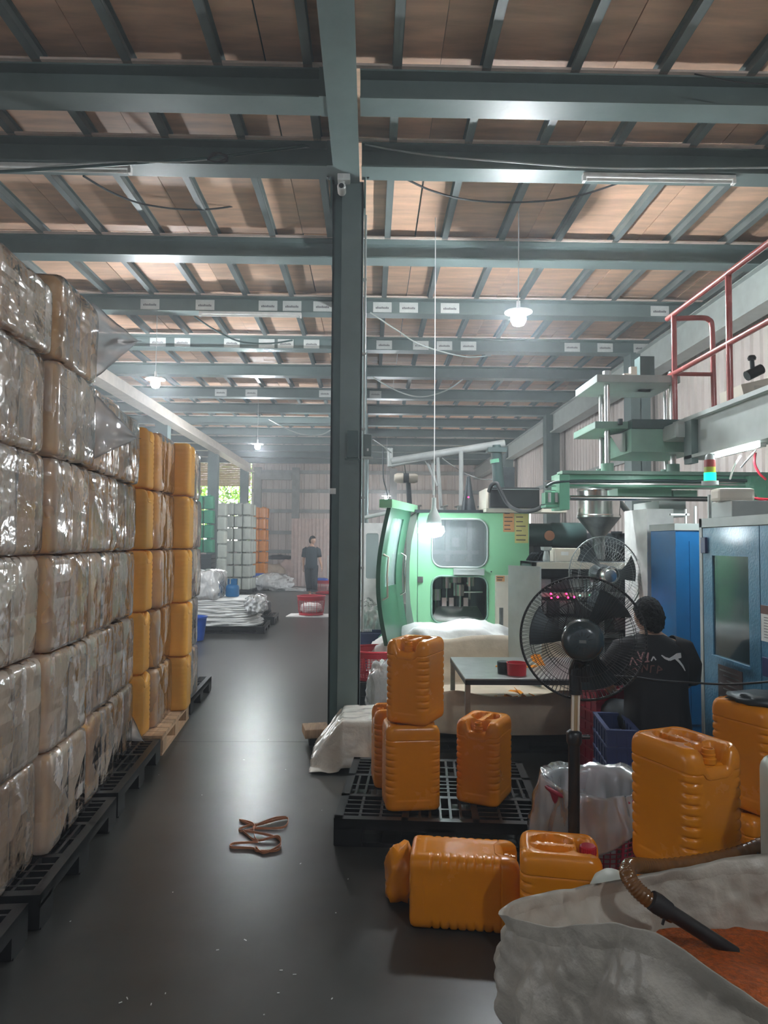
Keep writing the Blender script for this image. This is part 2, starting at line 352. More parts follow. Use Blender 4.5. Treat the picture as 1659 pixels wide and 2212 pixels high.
for s in (-1, 1):
    MB().b2(cx+s*.135-.006, cx+s*.135+.006, cy-.2, cy+.2, CZ-.25, CZ+.2).build('joint_plate', 'steel_dark', t)
    for bz in (.02, .07, .12, .17):
        MB().cyl((cx+s*.16, cy-.19, CZ+bz-.02), (cx+s*.16, cy-.21, CZ+bz-.02), .012, 6).build('bolt', 'dark_metal', t)
for y in (10.7, 15.8, 20.8, 25.9): column(-.2, y, 'dark green steel column hidden in line behind the central column')
for y, l in ((10.7, 'first'), (15.7, 'second'), (20.8, 'third'), (25.9, 'fourth')):
    column(-4.7, y, 'grey green column of the left row, %s one beyond the wrapped stack' % l, .28, CZ-.02)
for y, l in ((5.5, 'nearest, behind the red railing'), (10.6, 'beside the press tie bars'), (15.7, 'beyond the hopper'), (20.8, 'far one with the curved bracket')):
    column(4.12, y, 'dark green column against the right wall, '+l, .3, CZ)
# ---- walls
def corr(x0, y0, x1, y1, z0, z1, per=.2, dep=.03):
    L = math.hypot(x1-x0, y1-y0); u = Vector(((x1-x0)/L, (y1-y0)/L, 0)); q = Vector((-u.y, u.x, 0)); P = []
    s = 0.0
    while s < L:
        for ds, d in ((0, 0), (.55, 0), (.62, 1), (.93, 1)):
            if s+ds*per <= L: P.append((s+ds*per, d*dep))
        s += per
    P.append((L, 0)); m = MB(); vs = []
    for (a, d) in P:
        for z in (z0, z1):
            p = Vector((x0, y0, z))+u*a+q*d; p.z = z; vs.append(p)
    return m.add(vs, [(2*i, 2*i+2, 2*i+3, 2*i+1) for i in range(len(P)-1)])
wr = corr(XR, -3, XR, 19.0, 0, CZ+.3); w2_ = corr(XR, 25.0, XR, YF, 0, CZ+.3); wr.add(w2_.v, w2_.f); w2_ = corr(XR, 19.0, XR, 25.0, 2.6, CZ+.3); wr.add(w2_.v, w2_.f); wr = wr.build('wall_right', 'wall'); solid(wr, -.01); struct(wr, 'white corrugated steel wall on the right')
for z in (1.4, 3.0): MB().b2(XR-.09, XR-.02, -3, YF if z > 2 else 19, z, z+.09).build('girt', 'girt', wr)
wb = corr(-4.72, YF, XR, YF, 0, CZ+.3, .3, .04).build('wall_back', 'wall'); solid(wb, .01); struct(wb, 'pale corrugated steel wall at the far end')
for z in (1.15, 1.9, 2.75, 3.55, 4.3): MB().b2(-4.7, XR, YF-.12, YF-.03, z, z+.14).build('girt', 'girt', wb)
for x in (-4.45, -2.95, .9): MB().b2(x-.14, x+.14, YF-.3, YF-.03, 0, CZ).build('post', 'girt', wb)
MB().b2(-4.3, -3.1, YF-.4, YF-.3, CZ-.5, CZ-.25).build('brace', 'girt', wb)
wb2 = corr(XL, YF, -4.72, YF, 0, 1.3, .3, .04).build('wall_back_low', 'wall'); solid(wb2, .01); struct(wb2, 'low corrugated wall under the far opening')
# far partition of narrow corrugated sheet
pt = corr(-2.85, 25.2, -.6, 25.2, 0, 2.45, .13, .03).build('partition', 'pink'); solid(pt, .01); struct(pt, 'pinkish corrugated partition behind the walking man')
# roller shutter header over the far opening
sh = bpy.data.objects.new('door_1', None); col.objects.link(sh); struct(sh, 'raised slatted shutter over the far left opening'); ROOTS[sh.name] = Matrix.Identity(4)
sm = MB().box((0, 0, 0), (7.3, .03, .062), rx=.25).mesh('slat', 'slat')
for k in range(15):
    o = link('slat', sm, sh); o.location = (-8.4, YF-.05, 3.82+.07*k)
wl = corr(XL, YF, XL, -3, 0, 2.2, .3, .04).build('wall_left', 'wall_grey'); solid(wl, .01); struct(wl, 'low grey wall of the neighbouring bay')
wf = corr(XR, -3, XL, -3, 0, CZ+.3, .3, .04).build('wall_front', 'wall_grey'); solid(wf, .01); struct(wf, 'wall behind the viewer')
struct(MB().b2(-40, 20, YF+.2, 60, -.2, -.05).build('ground', 'ground'), 'ground outside the far opening')
struct(MB().b2(XR+.3, 20, -3, YF+.2, -.2, -.05).build('ground_right', 'ground'), 'ground outside the far side doorway')
struct(MB().b2(-40, XL-.3, -3, YF+.2, -.2, -.05).build('ground_side', 'ground'), 'ground outside the neighbouring bay')

# ---- trees outside the far opening
def tree(x, y, h, r, seed, label):
    t = thing('tree', label, 'tree', (x, y, -.05), 0, 'trees outside the far opening'); rnd = random.Random(seed)
    MB().tube([(x, y, -.05), (x+.1, y, h*.4), (x-.1, y+.1, h*.75)], [.18, .13, .06], 8).build('trunk', 'bark', t)
    m = MB()
    for k in range(2600):
        d = Vector((rnd.gauss(0, 1), rnd.gauss(0, 1), rnd.gauss(0, 1))).normalized()*(rnd.random()**.4)
        c = Vector((x+d.x*r, y+d.y*r, h*.62+d.z*h*.42)); s = rnd.uniform(.06, .15)
        u = Vector((rnd.uniform(-1, 1), rnd.uniform(-1, 1), rnd.uniform(-1, 1))).normalized(); q = u.orthogonal().normalized()
        m.add([c-u*s, c-q*s*.5, c+u*s, c+q*s*.5], [(0, 1, 2, 3)])
    o = m.build('foliage', 'leaf', t); o['kind'] = 'stuff'
tree(-8.2, 33.5, 7, 2.3, 1, 'sunlit green tree outside, left of the far column')
tree(-5.6, 34.5, 7.5, 2.4, 2, 'sunlit green tree outside, right of the far column')
tree(-11.5, 35, 7, 2.6, 3, 'sunlit green tree outside, behind the green can stack')

# ---- paper notices on the beams: each row follows the photograph
sgn = MB().box((0, 0, 0), (.24, .004, .15)).mesh('paper_notice', 'paper')
ink = MB()
for k in range(9): ink.b2(-.085+.019*k, -.085+.019*k+.013, -.0045, -.002, -.012, .010+.006*(k % 3 == 1))
inkm = ink.mesh('lettering', 'ink')
for y, xs, py in ((8.86, (324, 443, 579, 631, 697, 826, 883, 972, 1425), 657), (10.56, (341, 394, 501, 576, 617, 673, 830, 909, 960, 1012, 1236, 1307, 1385, 1424), 740), (14.12, (477, 543, 702, 811), 846)):
    for x in xs:
        p = at(x, py, y-.01)
        if abs(p.x+.21) < .12: continue
        s = link('paper_notice', sgn, BEAMS[y]); s.location = (p.x, y-.012, CZ+.098)
        i = link('lettering', inkm, s)
# ---- hanging lamps
def lamp(name, x, y, z, power, label, cord_top=CZ+.302, r=.055, shade=False):
    t = thing(name, label, 'lamp', (x, y, z))
    MB().tube([(x, y, z+.12), (x+.004, y, cord_top)], .004, 6).build('cord', 'white', t)
    if shade: MB().lathe([(.02, .32), (.022, .22), (.06, .14), (.075, .08), (.075, .06), (.07, .08), (.02, .2)], (x, y, z), 20).build('shade', 'grey_paint', t, 60)
    else: MB().lathe([(.018, .17), (.02, .10), (.035, .07), (.035, .05)], (x, y, z), 16).build('socket', 'white', t, 60)
    if not shade: MB().lathe([(.03, .085), (.13, .07), (.13, .06), (.03, .055)], (x, y, z), 20).build('glare_shield', 'white', t, 60)  # disc added above the bulb to keep its hot spot off the ceiling
    k_ = 1.5 if shade else 1
    MB().lathe([(.001, -r), (r*.7*k_, -r*.75), (r*k_, -.01), (r*.9*k_, r*.6), (.03, .06)], (x, y, z), 16).build('bulb', 'bulb', t, 180)
    ld = bpy.data.lights.new(name+'_light', 'POINT'); ld.energy = power; ld.color = (.90, .96, 1.0); ld.shadow_soft_size = r+.012
    lo = bpy.data.objects.new(name+'_light', ld); col.objects.link(lo); lo.location = (x, y, z-.0); return t
lamp('hanging_lamp', 1.385, 6.45, 3.72, LAMP_W, 'bright bulb hanging over the mint machine, the largest and highest', r=.075)
lamp('hanging_lamp', -2.93, 9.4, 3.73, LAMP_W, 'bright bulb hanging left of the aisle above the wrapped stack', r=.065)
lamp('hanging_lamp', -2.55, 15.6, 3.73, LAMP_W, 'bright bulb hanging far down the aisle over the white sacks', r=.065)
lamp('hanging_lamp', .62, 6.75, 1.72, 9, 'bright shaded work lamp hanging before the mint machine window', shade=True, r=.07)
lamp('hanging_lamp', .45, 19.5, 2.85, 230, 'small far bulb hanging by the far corrugated wall, right of the column')
lamp('hanging_lamp', 1.9, -1.0, 4.15, LAMP_W*.42, 'unseen fill bulb added behind the viewer over the aisle')  # fill light added out of view to brighten the near ceiling
lamp('hanging_lamp', -8.5, 7.5, 3.8, LAMP_W, 'unseen bulb hanging in the neighbouring bay')  # extra lamp out of view, lights the left bay
# lampshade silhouette outside under the shutter
t = thing('pendant_shade', 'dark conical pendant shade hanging in the far opening', 'lamp', (-7.35, 26.9, 3.55))
MB().lathe([(.02, .35), (.03, .22), (.17, .05), (.19, 0), (.16, .03), (.02, .18)], (-7.35, 26.9, 3.55), 16).build('shade', 'dark_metal', t, 60)
MB().tube([(-7.35, 26.9, 3.9), (-7.35, 26.9, CZ)], .008, 6).build('cord', 'dark_metal', t)
# fluorescent fittings
def fitting(x0, x1, y, z, label):
    t = thing('tube_light', label, 'lamp', ((x0+x1)/2, y, z))
    MB().b2(x0, x1, y-.03, y+.03, z+.015, z+.045, bev=.006).build('housing', 'white', t)
    MB().cyl((x0+.03, y-.01, z-.005), (x1-.03, y-.01, z-.005), .013, 10).build('tube', 'tube_off', t, 60)
    for x in (x0+.01, x1-.01): MB().b2(x-.012, x+.012, y-.025, y+.02, z-.02, z+.02).build('end_cap', 'white', t)
p, q = at(-40, 377, 5.33), at(283, 374, 5.33); fitting(p.x, q.x, 5.34, CZ-.05, 'unlit white tube light under the left beam')
p, q = at(1259, 387, 5.33), at(1588, 390, 5.33); fitting(p.x, q.x, 5.34, CZ-.05, 'unlit white tube light under the right beam')
p, q = at(870, 813, 12.1), at(985, 813, 12.1); fitting(-2.2, -.9, 8.78, CZ-.05, 'unlit tube light under the third left beam, beside the paper notices')
# cables slung under the beams
def cable(pts, r, mat, label, name='cable', n=10):
    o = MB().tube(smooth_path(pts, n), r, 6).build(name, mat, None, 180); tag(o, label, 'cable'); return o
A = lambda *a: at(*a)
cable([A(180, 380, 5.5), A(240, 415, 5.8), A(310, 441, 6.1), A(410, 453, 6.4), A(500, 446, 6.6), A(580, 424, 6.8), A(665, 384, 7.0)], .009, 'black_matte', 'dark cable sagging under the plywood left of the column')
cable([A(880, 388, 5.5), A(930, 411, 5.7), A(1000, 430, 5.9), A(1090, 437, 6.0), A(1190, 433, 6.0), A(1260, 420, 5.9), A(1335, 396, 5.7)], .009, 'black_matte', 'dark cable sagging under the plywood right of the column')
cable([A(-20, 372, 5.2), A(150, 362, 5.2), A(330, 350, 5.25), A(460, 340, 5.25), A(600, 322, 5.3), A(718, 306, 5.4)], .012, 'steel_dark', 'grey cable bundle running along the left beam to the column top')
cable([A(-20, 374, 5.22), A(200, 352, 5.22), A(400, 349, 5.26), A(560, 330, 5.3), A(720, 312, 5.42)], .006, 'grey_paint', 'thin pale cable beside the bundle on the left beam')
m = MB()
for k in range(4): m.tube(smooth_path([A(448, 345, 5.22), A(462+k*4, 330, 5.2), A(492, 338+k*3, 5.2), A(470, 350, 5.22), A(448, 345, 5.22)], 5), .006, 5)
tag(m.build('cable_tie_knot', 'black_matte'), 'dark knot of looped wire on the left beam cable', 'wire')
cable([A(788, 312, 5.3), A(850, 324, 5.28), A(950, 338, 5.26), A(1100, 350, 5.24), A(1250, 361, 5.22), A(1400, 364, 5.2), A(1680, 362, 5.2)], .007, 'grey_paint', 'pale cable drooping along the right beam to the frame edge')
cable([A(420, 684, 8.7), A(470, 716, 8.6), A(520, 738, 8.6), A(580, 742, 8.7), A(632, 735, 8.8)], .011, 'steel_dark', 'dark cable sagging across the second row of paper notices')
cable([A(800, 675, 8.7), A(860, 715, 8.7), A(910, 745, 8.7), A(1000, 770, 9), A(1060, 768, 9.5)], .009, 'grey_paint', 'pale cable sagging right of the column toward the big lamp')
cable([A(805, 815, 12), A(860, 845, 12), A(910, 857, 12), A(960, 845, 12), A(1000, 820, 12)], .012, 'grey_paint', 'pale cable sagging under the far right beams')
cable([A(580, 905, 14), A(640, 935, 14), A(690, 940, 14), A(720, 925, 14)], .012, 'grey_paint', 'pale cable sagging beyond the third lamp left of the column')
cable([A(1500, 160, 4.3), A(1600, 178, 4.3), A(1700, 182, 4.3)], .005, 'black_matte', 'thin dark cable at the top right beam')
# camera, conduit, switch boxes, strip of tape on the column
t = thing('security_camera', 'white security camera on the column top under the girder', 'camera', (cx-.03, 5.42, CZ-.12))
p = A(743, 384, 5.42)
MB().box((p.x, p.y, p.z), (.10, .08, .07), bev=.008).build('junction_box', 'white', t)
q = A(738, 408, 5.40)
MB().lathe([(.028, -.05), (.034, -.04), (.034, .05), (.026, .055)], (q.x, q.y, q.z), 18, 'Y').build('camera_body', 'white', t, 50)
MB().lathe([(.001, -.056), (.02, -.054), (.02, -.05)], (q.x, q.y, q.z), 14, 'Y').build('lens', 'black', t)
MB().cyl((p.x, p.y, p.z-.03), (q.x, q.y, q.z+.02), .012, 8).build('arm', 'white', t)
t = thing('conduit', 'thin pale conduit running down the right side of the column', 'pipe', (cx+.14, 5.48, 1))
MB().cyl((cx+.145, 5.48, .9), (cx+.145, 5.48, CZ-.3), .009, 8).build('pipe', 'grey_paint', t)
for z in (1.4, 1.95, 2.5, 3.1, 3.7): MB().box((cx+.14, 5.48, z), (.03, .03, .02)).build('clip', 'grey_paint', t)
p = A(794, 962, 5.45)
t = thing('switch_box', 'grey switch box fixed to the right side of the column', 'switch', p)
MB().box(p, (.065, .07, .17), bev=.006).build('box_body', 'steel', t); MB().box(p+Vector((.002, -.037, -.04)), (.014, .008, .02)).build('switch_lever', 'white', t)
MB().box(p+Vector((0, 0, -.10)), (.09, .07, .012)).build('bracket', 'grey_paint', t)
p = A(762, 960, 5.46)
t = thing('socket_box', 'dark green socket box on the face of the column', 'socket', p)
MB().box(p, (.09, .03, .22), bev=.008).build('box_body', 'steel_dark', t); MB().box(p+Vector((0, -.018, -.12)), (.12, .02, .01)).build('bracket', 'steel_dark', t)
p = A(718, 1061, 5.48); tag(MB().box(p, (.055, .01, .045)).build('paper_tag', 'paper'), 'small blank white tag stuck on the column left edge', 'tag')

# faint haze volume added to stand in for lens veiling and lamp glow
hz = MB().b2(XL+.05, XR-.12, -2.9, YF-.45, .01, CZ-.01).build('veil_haze', 'floor')
vm = bpy.data.materials.new('haze'); vm.use_nodes = True; vn = vm.node_tree; vn.nodes.remove(vn.nodes['Principled BSDF'])
vsn = vn.nodes.new('ShaderNodeVolumeScatter'); vsn.inputs['Color'].default_value = (.9, .95, 1, 1); vsn.inputs['Density'].default_value = .010; vsn.inputs['Anisotropy'].default_value = .55
vn.links.new(vsn.outputs[0], vn.nodes['Material Output'].inputs['Volume']); hz.data.materials[0] = vm
hz['kind'] = 'stuff'; tag(hz, 'faint bluish haze added for the veil and glow around the lamps', 'haze', kind='stuff')
# ================================================================ jerrycans
def can_mesh(name, L=.30, W=.25, H=.455, N=72, dz=.0045, nr=22, ribs=1, mat='orange', rc=.04):
    # outline of the body, walked at even steps; the corner mask marks where the ribs sit
    out = []; seg = []
    sx, sy = L/2-rc, W/2-rc; arc = math.pi*rc/2
    lens = [2*sy, arc, 2*sx, arc, 2*sy, arc, 2*sx, arc]; T = sum(lens)
    def P(s):
        s %= T
        c = [(L/2, -sy, 0, 1), None, (sx, W/2, -1, 0), None, (-L/2, sy, 0, -1), None, (-sx, -W/2, 1, 0), None]
        ac = [(sx, sy, 0), (-sx, sy, 90), (-sx, -sy, 180), (sx, -sy, 270)]
        for k in range(8):
            if s <= lens[k]+1e-9:
                if k % 2 == 0: x, y, dx, dy = c[k]; return x+dx*s, y+dy*s, min(s, lens[k]-s)
                cx_, cy_, a0 = ac[k//2]; a = R(a0+90*s/arc); return cx_+rc*math.cos(a), cy_+rc*math.sin(a), -1
            s -= lens[k]
        return L/2, -sy, 0
    base = [P(T*i/N) for i in range(N)]
    S = lambda t: 0 if t < 0 else 1 if t > 1 else t*t*(3-2*t)
    def drop(x, y):                     # the notch the spout stands in, at the +x end
        a = S((x-(L/2-.095))/.022)*S((W*.27-abs(y))/.018)
        b = S((x-(L/2-.045))/.05)*.35
        return .058*a+.03*b
    def pit(x, y):                      # finger pits on both sides of the handle bar
        q = ((x+.028)/(L*.30))**2+((y)/(W*.33))**2
        return -.055*S((1-q)/.35)*S((abs(y)-.014)/.010)-.006*S((.016-abs(y))/.004)*S((1-q)/.2)
    vs, fs = [], []
    def ring(ins, z, rib=False):
        for (x, y, m) in base:
            i = ins
            if rib and ribs and .075 < z < H-.10:
                w = 1 if m < 0 else 0
                ph = ((z-.075) % .036)/.036; i += .0055*w*(math.exp(-((ph-.5)/.13)**2))
            if .06 < z < H-.075 and m > .02: i += .0025
            if H-.082 < z < H-.074: i += .003
            kx = (L/2-i)/(L/2); ky = (W/2-i)/(W/2)
            X, Y = x*kx, y*ky; zz = z
            if z > H-.13: zz -= drop(X, Y)*S((z-(H-.13))/.13)
            vs.append((X, Y, zz))
    rings = 0
    for ins, z in ((.03, 0.004), (.018, 0), (.006, .006), (.001, .018)): ring(ins, z); rings += 1
    z = .03
    while z < H-.055: ring(0, z, True); rings += 1; z += dz
    for ins, z in ((0, H-.045), (.001, H-.033), (.004, H-.02), (.010, H-.009), (.018, H-.002)): ring(ins, z); rings += 1
    for i in range(rings-1):
        for j in range(N): fs.append((i*N+j, i*N+(j+1) % N, (i+1)*N+(j+1) % N, (i+1)*N+j))
    fs.append(tuple(range(N-1, -1, -1)))
    last = (rings-1)*N
    for k in range(1, nr):
        s = 1-k/nr
        for (x, y, m) in base:
            X, Y = x*(L/2-.018)/(L/2)*s, y*(W/2-.018)/(W/2)*s
            vs.append((X, Y, H-.002-.004*S((s-.9)/.05)*S((1-s)/.05)-drop(X, Y)+pit(X, Y)*(1-S(drop(X, Y)/.02))))
    for k in range(nr-1):
        a = last+k*N; b = a+N
        for j in range(N): fs.append((a+j, a+(j+1) % N, b+(j+1) % N, b+j))
    c = len(vs); vs.append((0, 0, H-.008)); b = last+(nr-1)*N
    for j in range(N): fs.append((b+j, b+(j+1) % N, c))
    m = MB().add(vs, fs); return m.mesh(name, mat, 50)
def neck_mesh(mat='orange'):
    return MB().lathe([(.026, -.012), (.026, .004), (.021, .008), (.021, .014), (.0235, .016), (.0235, .020), (.021, .022), (.021, .036), (.019, .038), (.016, .038), (.015, .01), (.001, .008)], (0, 0, 0), 20).mesh('neck', mat, 40)
def make_can(label, me, neck, L=.30, H=.455, name='jerrycan', cap=None, group=None):
    t = thing(name, label, 'jerrycan', group=group, local=True)
    b = link('body', me, t); n = link('neck', neck, t); n.location = (L/2-.045, 0, H-.048)
    if cap:
        c = MB().lathe([(.028, -.022), (.030, -.018), (.030, .008), (.026, .012), (.001, .012)], (0, 0, 0), 20)
        for k in range(20): a = 2*math.pi*k/20; c.box((.030*math.cos(a), .030*math.sin(a), -.004), (.003, .003, .022), a)
        o = c.build('cap', cap, t, 40); o.location = (L/2-.045, 0, H-.012); o['label'] = 'red screw cap'
    return t
hi = can_mesh('jerrycan_body'); nk = neck_mesh()
def hero(label, loc, rz=0, rx=0, ry=0, cap=None, order='ZYX', me=None, group=None):
    t = make_can(label, me or hi, nk, cap=cap, group=group); t.location = loc
    t.rotation_euler = (rx, ry, rz); return t
# pallet and the cans that stand on it
def bars(m, L, W, z0, z1):
    f = .045
    for s in (-1, 1):
        m.b2(s*(L/2-f), s*L/2, -W/2, W/2, z0, z1); m.b2(-L/2, L/2, s*(W/2-f), s*W/2, z0, z1)
    for q in (-1/6, 1/6): m.b2(L*q-.018, L*q+.018, -W/2, W/2, z0, z1); m.b2(-L/2, L/2, W*q-.018, W*q+.018, z0, z1)
    rnd = random.Random(3)
    for i in range(3):
        for j in range(3):
            cx_, cy_ = (i-1)*L/3, (j-1)*W/3; a = L/6-.02; b = W/6-.02
            if (i+j) % 2 == 0:
                for k in (-.6, -.2, .2, .6): m.b2(cx_-a, cx_+a, cy_+k*b-.007, cy_+k*b+.007, z0+.004, z1)
                for k in (-.33, .33): m.b2(cx_+k*a-.007, cx_+k*a+.007, cy_-b, cy_+b, z0+.004, z1-.001)
            else:
                for k in (-.66, -.33, 0, .33, .66): m.b2(cx_+k*a-.007, cx_+k*a+.007, cy_-b, cy_+b, z0+.004, z1)
                m.b2(cx_-a, cx_+a, cy_-.008, cy_+.008, z0+.004, z1-.001)
PAL = {}
def pallet(label, loc, rz, L=1.1, W=1.1, H=.15, group=None):
    t = thing('plastic_pallet', label, 'pallet', local=True, group=group); t.location = loc; t.rotation_euler = (0, 0, rz)
    key = (L, W, H)
    if key not in PAL:
        d = MB(); bars(d, L, W, H-.03, H)
        ft = MB()
        fx = [(-L/2+.075, .15), (0, .13), (L/2-.075, .15)]; fy = [(-W/2+.075, .15), (0, .13), (W/2-.075, .15)]
        foot = MB().box((0, 0, 0), (.15, .15, H-.05)).mesh('foot', 'black')
        rn = MB().b2(-L/2, L/2, -.055, .055, 0, .022)
        for k in range(9): rn.b2(-L/2+.12+k*.1, -L/2+.15+k*.1, -.06, .06, .02, .026)
        sk = MB()
        for s in (-1, 1):
            sk.b2(-L/2, L/2, s*W/2-s*.012, s*W/2, H-.055, H-.002); sk.b2(s*L/2-s*.012, s*L/2, -W/2, W/2, H-.055, H-.002)
        PAL[key] = (d.mesh('deck', 'black'), foot, rn.mesh('runner', 'black'), sk.mesh('skirt', 'black'), fx, fy)
    d, foot, rn, sk, fx, fy = PAL[key]
    link('deck', d, t); link('skirt', sk, t)
    for x, _ in fx:
        for y, _ in fy: o = link('foot', foot, t); o.location = (x, y, (H-.05)/2+.012)
    for y, _ in fy: o = link('runner', rn, t); o.location = (0, y, 0)
    return t
pz = .15
pallet('black plastic grid pallet under the loose orange cans, right of the aisle', (.42, 4.20, 0), R(-4.5), 1.12, 1.05)
hero('orange jerrycan at front left of the pallet, another can stacked on it', (.235, 3.93, pz), R(5))
hero('orange jerrycan balanced on top of the other one on the black pallet', (.265, 3.97, pz+.456), R(-117))
hero('orange jerrycan half hidden behind the stacked pair on the black pallet', (.175, 4.28, pz), R(185))
hero('orange jerrycan standing alone at the right of the black pallet, spout forward', (.665, 4.03, pz), R(-118))
hero('orange jerrycan lying on its side on the floor before the black pallet', (.185, 3.09, .126), R(-5), R(90), R(0))
o = bpy.data.objects['jerrycan.004']; o.matrix_world = Matrix.Translation((.19, 3.06, .1505)) @ Matrix.Rotation(R(-8), 4, 'Z') @ Matrix.Rotation(R(90), 4, 'Y') @ Matrix.Rotation(R(180), 4, 'Z')
hero('orange jerrycan with a red cap standing beside the lying can', (.735, 2.70, 0), R(-12), cap='red')
hero('lower orange jerrycan that carries the big front one, hidden behind the sack rim', (1.13, 2.50, 0), R(35))
hero('large orange jerrycan in front right, nearest upright one, on another can', (1.13, 2.50, .456), R(-68))
hero('orange jerrycan at the right frame edge with a grey rag on top', (1.72, 3.08, .456), R(-66))
hero('lower orange jerrycan at the right frame edge, mostly behind the white can', (1.70, 3.08, 0), R(20))
wh = can_mesh('white_can_body', ribs=0, N=48, dz=.02, nr=16, mat='white_jug', rc=.06); wn = neck_mesh('white_jug')
def whitecan(label, loc, rz): t = make_can(label, wh, wn); t.location = loc; t.rotation_euler = (0, 0, rz); return t
whitecan('milky white jerrycan at the right frame edge by the ribbed hose', (1.39, 2.17, .456), R(80))
whitecan('lower milky white jerrycan under the white one at the frame edge', (1.39, 2.17, 0), R(80))
wm = MB().lathe([(.001, 0), (.06, .0), (.078, .015), (.08, .05), (.08, .36), (.074, .41), (.058, .445), (.032, .465), (.001, .47)], (0, 0, 0), 24).mesh('bottle_body', 'white_jug', 60)
for x, y, l in ((.845, 2.44, 'milky white bottle between the red capped can and the big orange one'), (.925, 2.36, 'second milky white bottle just behind the sack edge')):
    t = thing('white_bottle', l, 'bottle', (x, y, 0), local=True); t.location = (x, y, 0); link('bottle_body', wm, t)
tag(lump('grey_rag', 'dark_metal', None, (1.76, 3.06, .925), (.30, .22, .05), .25, 3, 4, 3), 'dark grey crumpled rag on the orange can at the frame edge', 'rag')
# orange scrap behind the lying can
p = A(865, 1880, 3.18)
sc_ = lump('plastic_scrap', 'orange', None, (p.x, 3.2, .11), (.12, .14, .22), .5, 2.2, 9, 3); tag(sc_, 'crumpled orange offcut leaning at the left of the lying can', 'scrap')
# small orange chip and fallen strap on the floor
cables_ = MB()
def ribbon(m, pts, w=.012, th=.0012):
    pts = smooth_path(pts, 8)
    for i in range(len(pts)-1):
        a, b = pts[i], pts[i+1]; up = Vector((0, 0, w/2))
        n = (b-a).cross(Vector((0, 0, 1))); n = n.normalized()*th if n.length > 1e-6 else Vector((th, 0, 0))
        m.add([a-up-n, b-up-n, b+up-n, a+up-n, a-up+n, b-up+n, b+up+n, a+up+n], [(0, 1, 2, 3), (4, 7, 6, 5), (0, 4, 5, 1), (3, 2, 6, 7)])
G = lambda x, y, z=.008: gz(x, y, z)
m = MB()
ribbon(m, [G(517, 1771), G(550, 1782), G(600, 1770, .02), G(622, 1768, .01), G(612, 1787), G(560, 1789), G(548, 1786), G(590, 1768, .015), G(618, 1765, .012)])
ribbon(m, [G(517, 1771), G(545, 1778), G(548, 1790), G(520, 1795), G(518, 1790), G(540, 1782)])
ribbon(m, [G(525, 1796), G(545, 1812), G(556, 1818, .02), G(505, 1822), G(500, 1830), G(545, 1832), G(556, 1838), G(600, 1836), G(606, 1818), G(590, 1806), G(545, 1797, .015), G(528, 1795)])
ribbon(m, [G(548, 1790), G(556, 1815), G(600, 1806, .02), G(604, 1825), G(570, 1842), G(553, 1830)])
tag(m.build('packing_strap', 'strap'), 'loops of tan packing strap lying on the aisle floor', 'strap')
m = MB(); rnd = random.Random(5)
for k in range(26):
    p = G(rnd.uniform(150, 760), rnd.uniform(1560, 2190)); a = rnd.uniform(0, 3.1); l = rnd.uniform(.004, .014)
    m.box((p.x, p.y, .0025), (l, .003, .002), a)
o = m.build('floor_litter', 'paper'); tag(o, 'scattered tiny pale chips on the dark aisle floor', 'litter', kind='stuff')

# ================================================================ wrapped stack on the left
lo = can_mesh('wrapped_can_body', L=.36, W=.255, H=.455, N=48, dz=.012, nr=10, ribs=1, mat='yellow', rc=.035); nl = neck_mesh('yellow')
CH = .462
def bag_mesh(name, dx, dy, dz, seed, mat='film', amp=1.0):
    bm = bmesh.new(); bmesh.ops.create_cube(bm, size=1)
    bmesh.ops.subdivide_edges(bm, edges=bm.edges[:], cuts=17, use_grid_fill=True)
    for v in bm.verts:
        p = v.co*2; k = 1/((abs(p.x)**20+abs(p.y)**20+abs(p.z)**20)**(1/20)); q = p*k
        w = Vector((q.x*dx/2, q.y*dy/2, q.z*dz/2)); n = q.normalized()
        fold = abs(nz3(Vector((w.x*3+w.z*1.5, w.y*1.6-w.z*1.2, w.z*1.6)), 2.0, seed))
        d = amp*(.007*nz3(w, 4, seed)+.010*fold+.0025*abs(nz3(w, 13, seed+3))-.016*math.exp(-(w.y/.016)**2)*abs(n.x))
        pull = .010*abs(q.z)**6*(1 if q.z > 0 else .4)      # drawn in at top and bottom
        d *= 1-.55*abs(n.x)**2; v.co = w+Vector((n.x*(d-pull), n.y*(d-pull), max(-.006, min(.002, d*.3))))
    me = bpy.data.meshes.new(name); bm.to_mesh(me); bm.free(); me.polygons.foreach_set('use_smooth', [True]*len(me.polygons)); me.materials.append(M[mat]); return me
BAGS = [bag_mesh('wrap', .41, .548, CH-.001, s) for s in (1, 2, 3, 4, 5, 6)]
UNITS = []   # (name, x face, y0, layers, wrapped rows, angle)
pos = ('nearest the frame edge', 'second from the frame edge', 'third along the row', 'fourth along the row, at its bend', 'fifth along the row, before the bare orange ends', 'sixth along the row, on the wooden pallet', 'farthest of the row')
spec = [(-1.50, 2.95, 6), (-1.515, 3.53, 6), (-1.59, 4.13, 5), (-1.665, 4.70, 5), (-1.675, 5.72, 5), (-1.665, 6.56, 5)]
words = ['bottom', 'second', 'third', 'fourth', 'fifth', 'sixth']
ci = 0; c0 = make_can('', lo, nl, L=.36, name='wrapped_jerrycan'); b0 = None
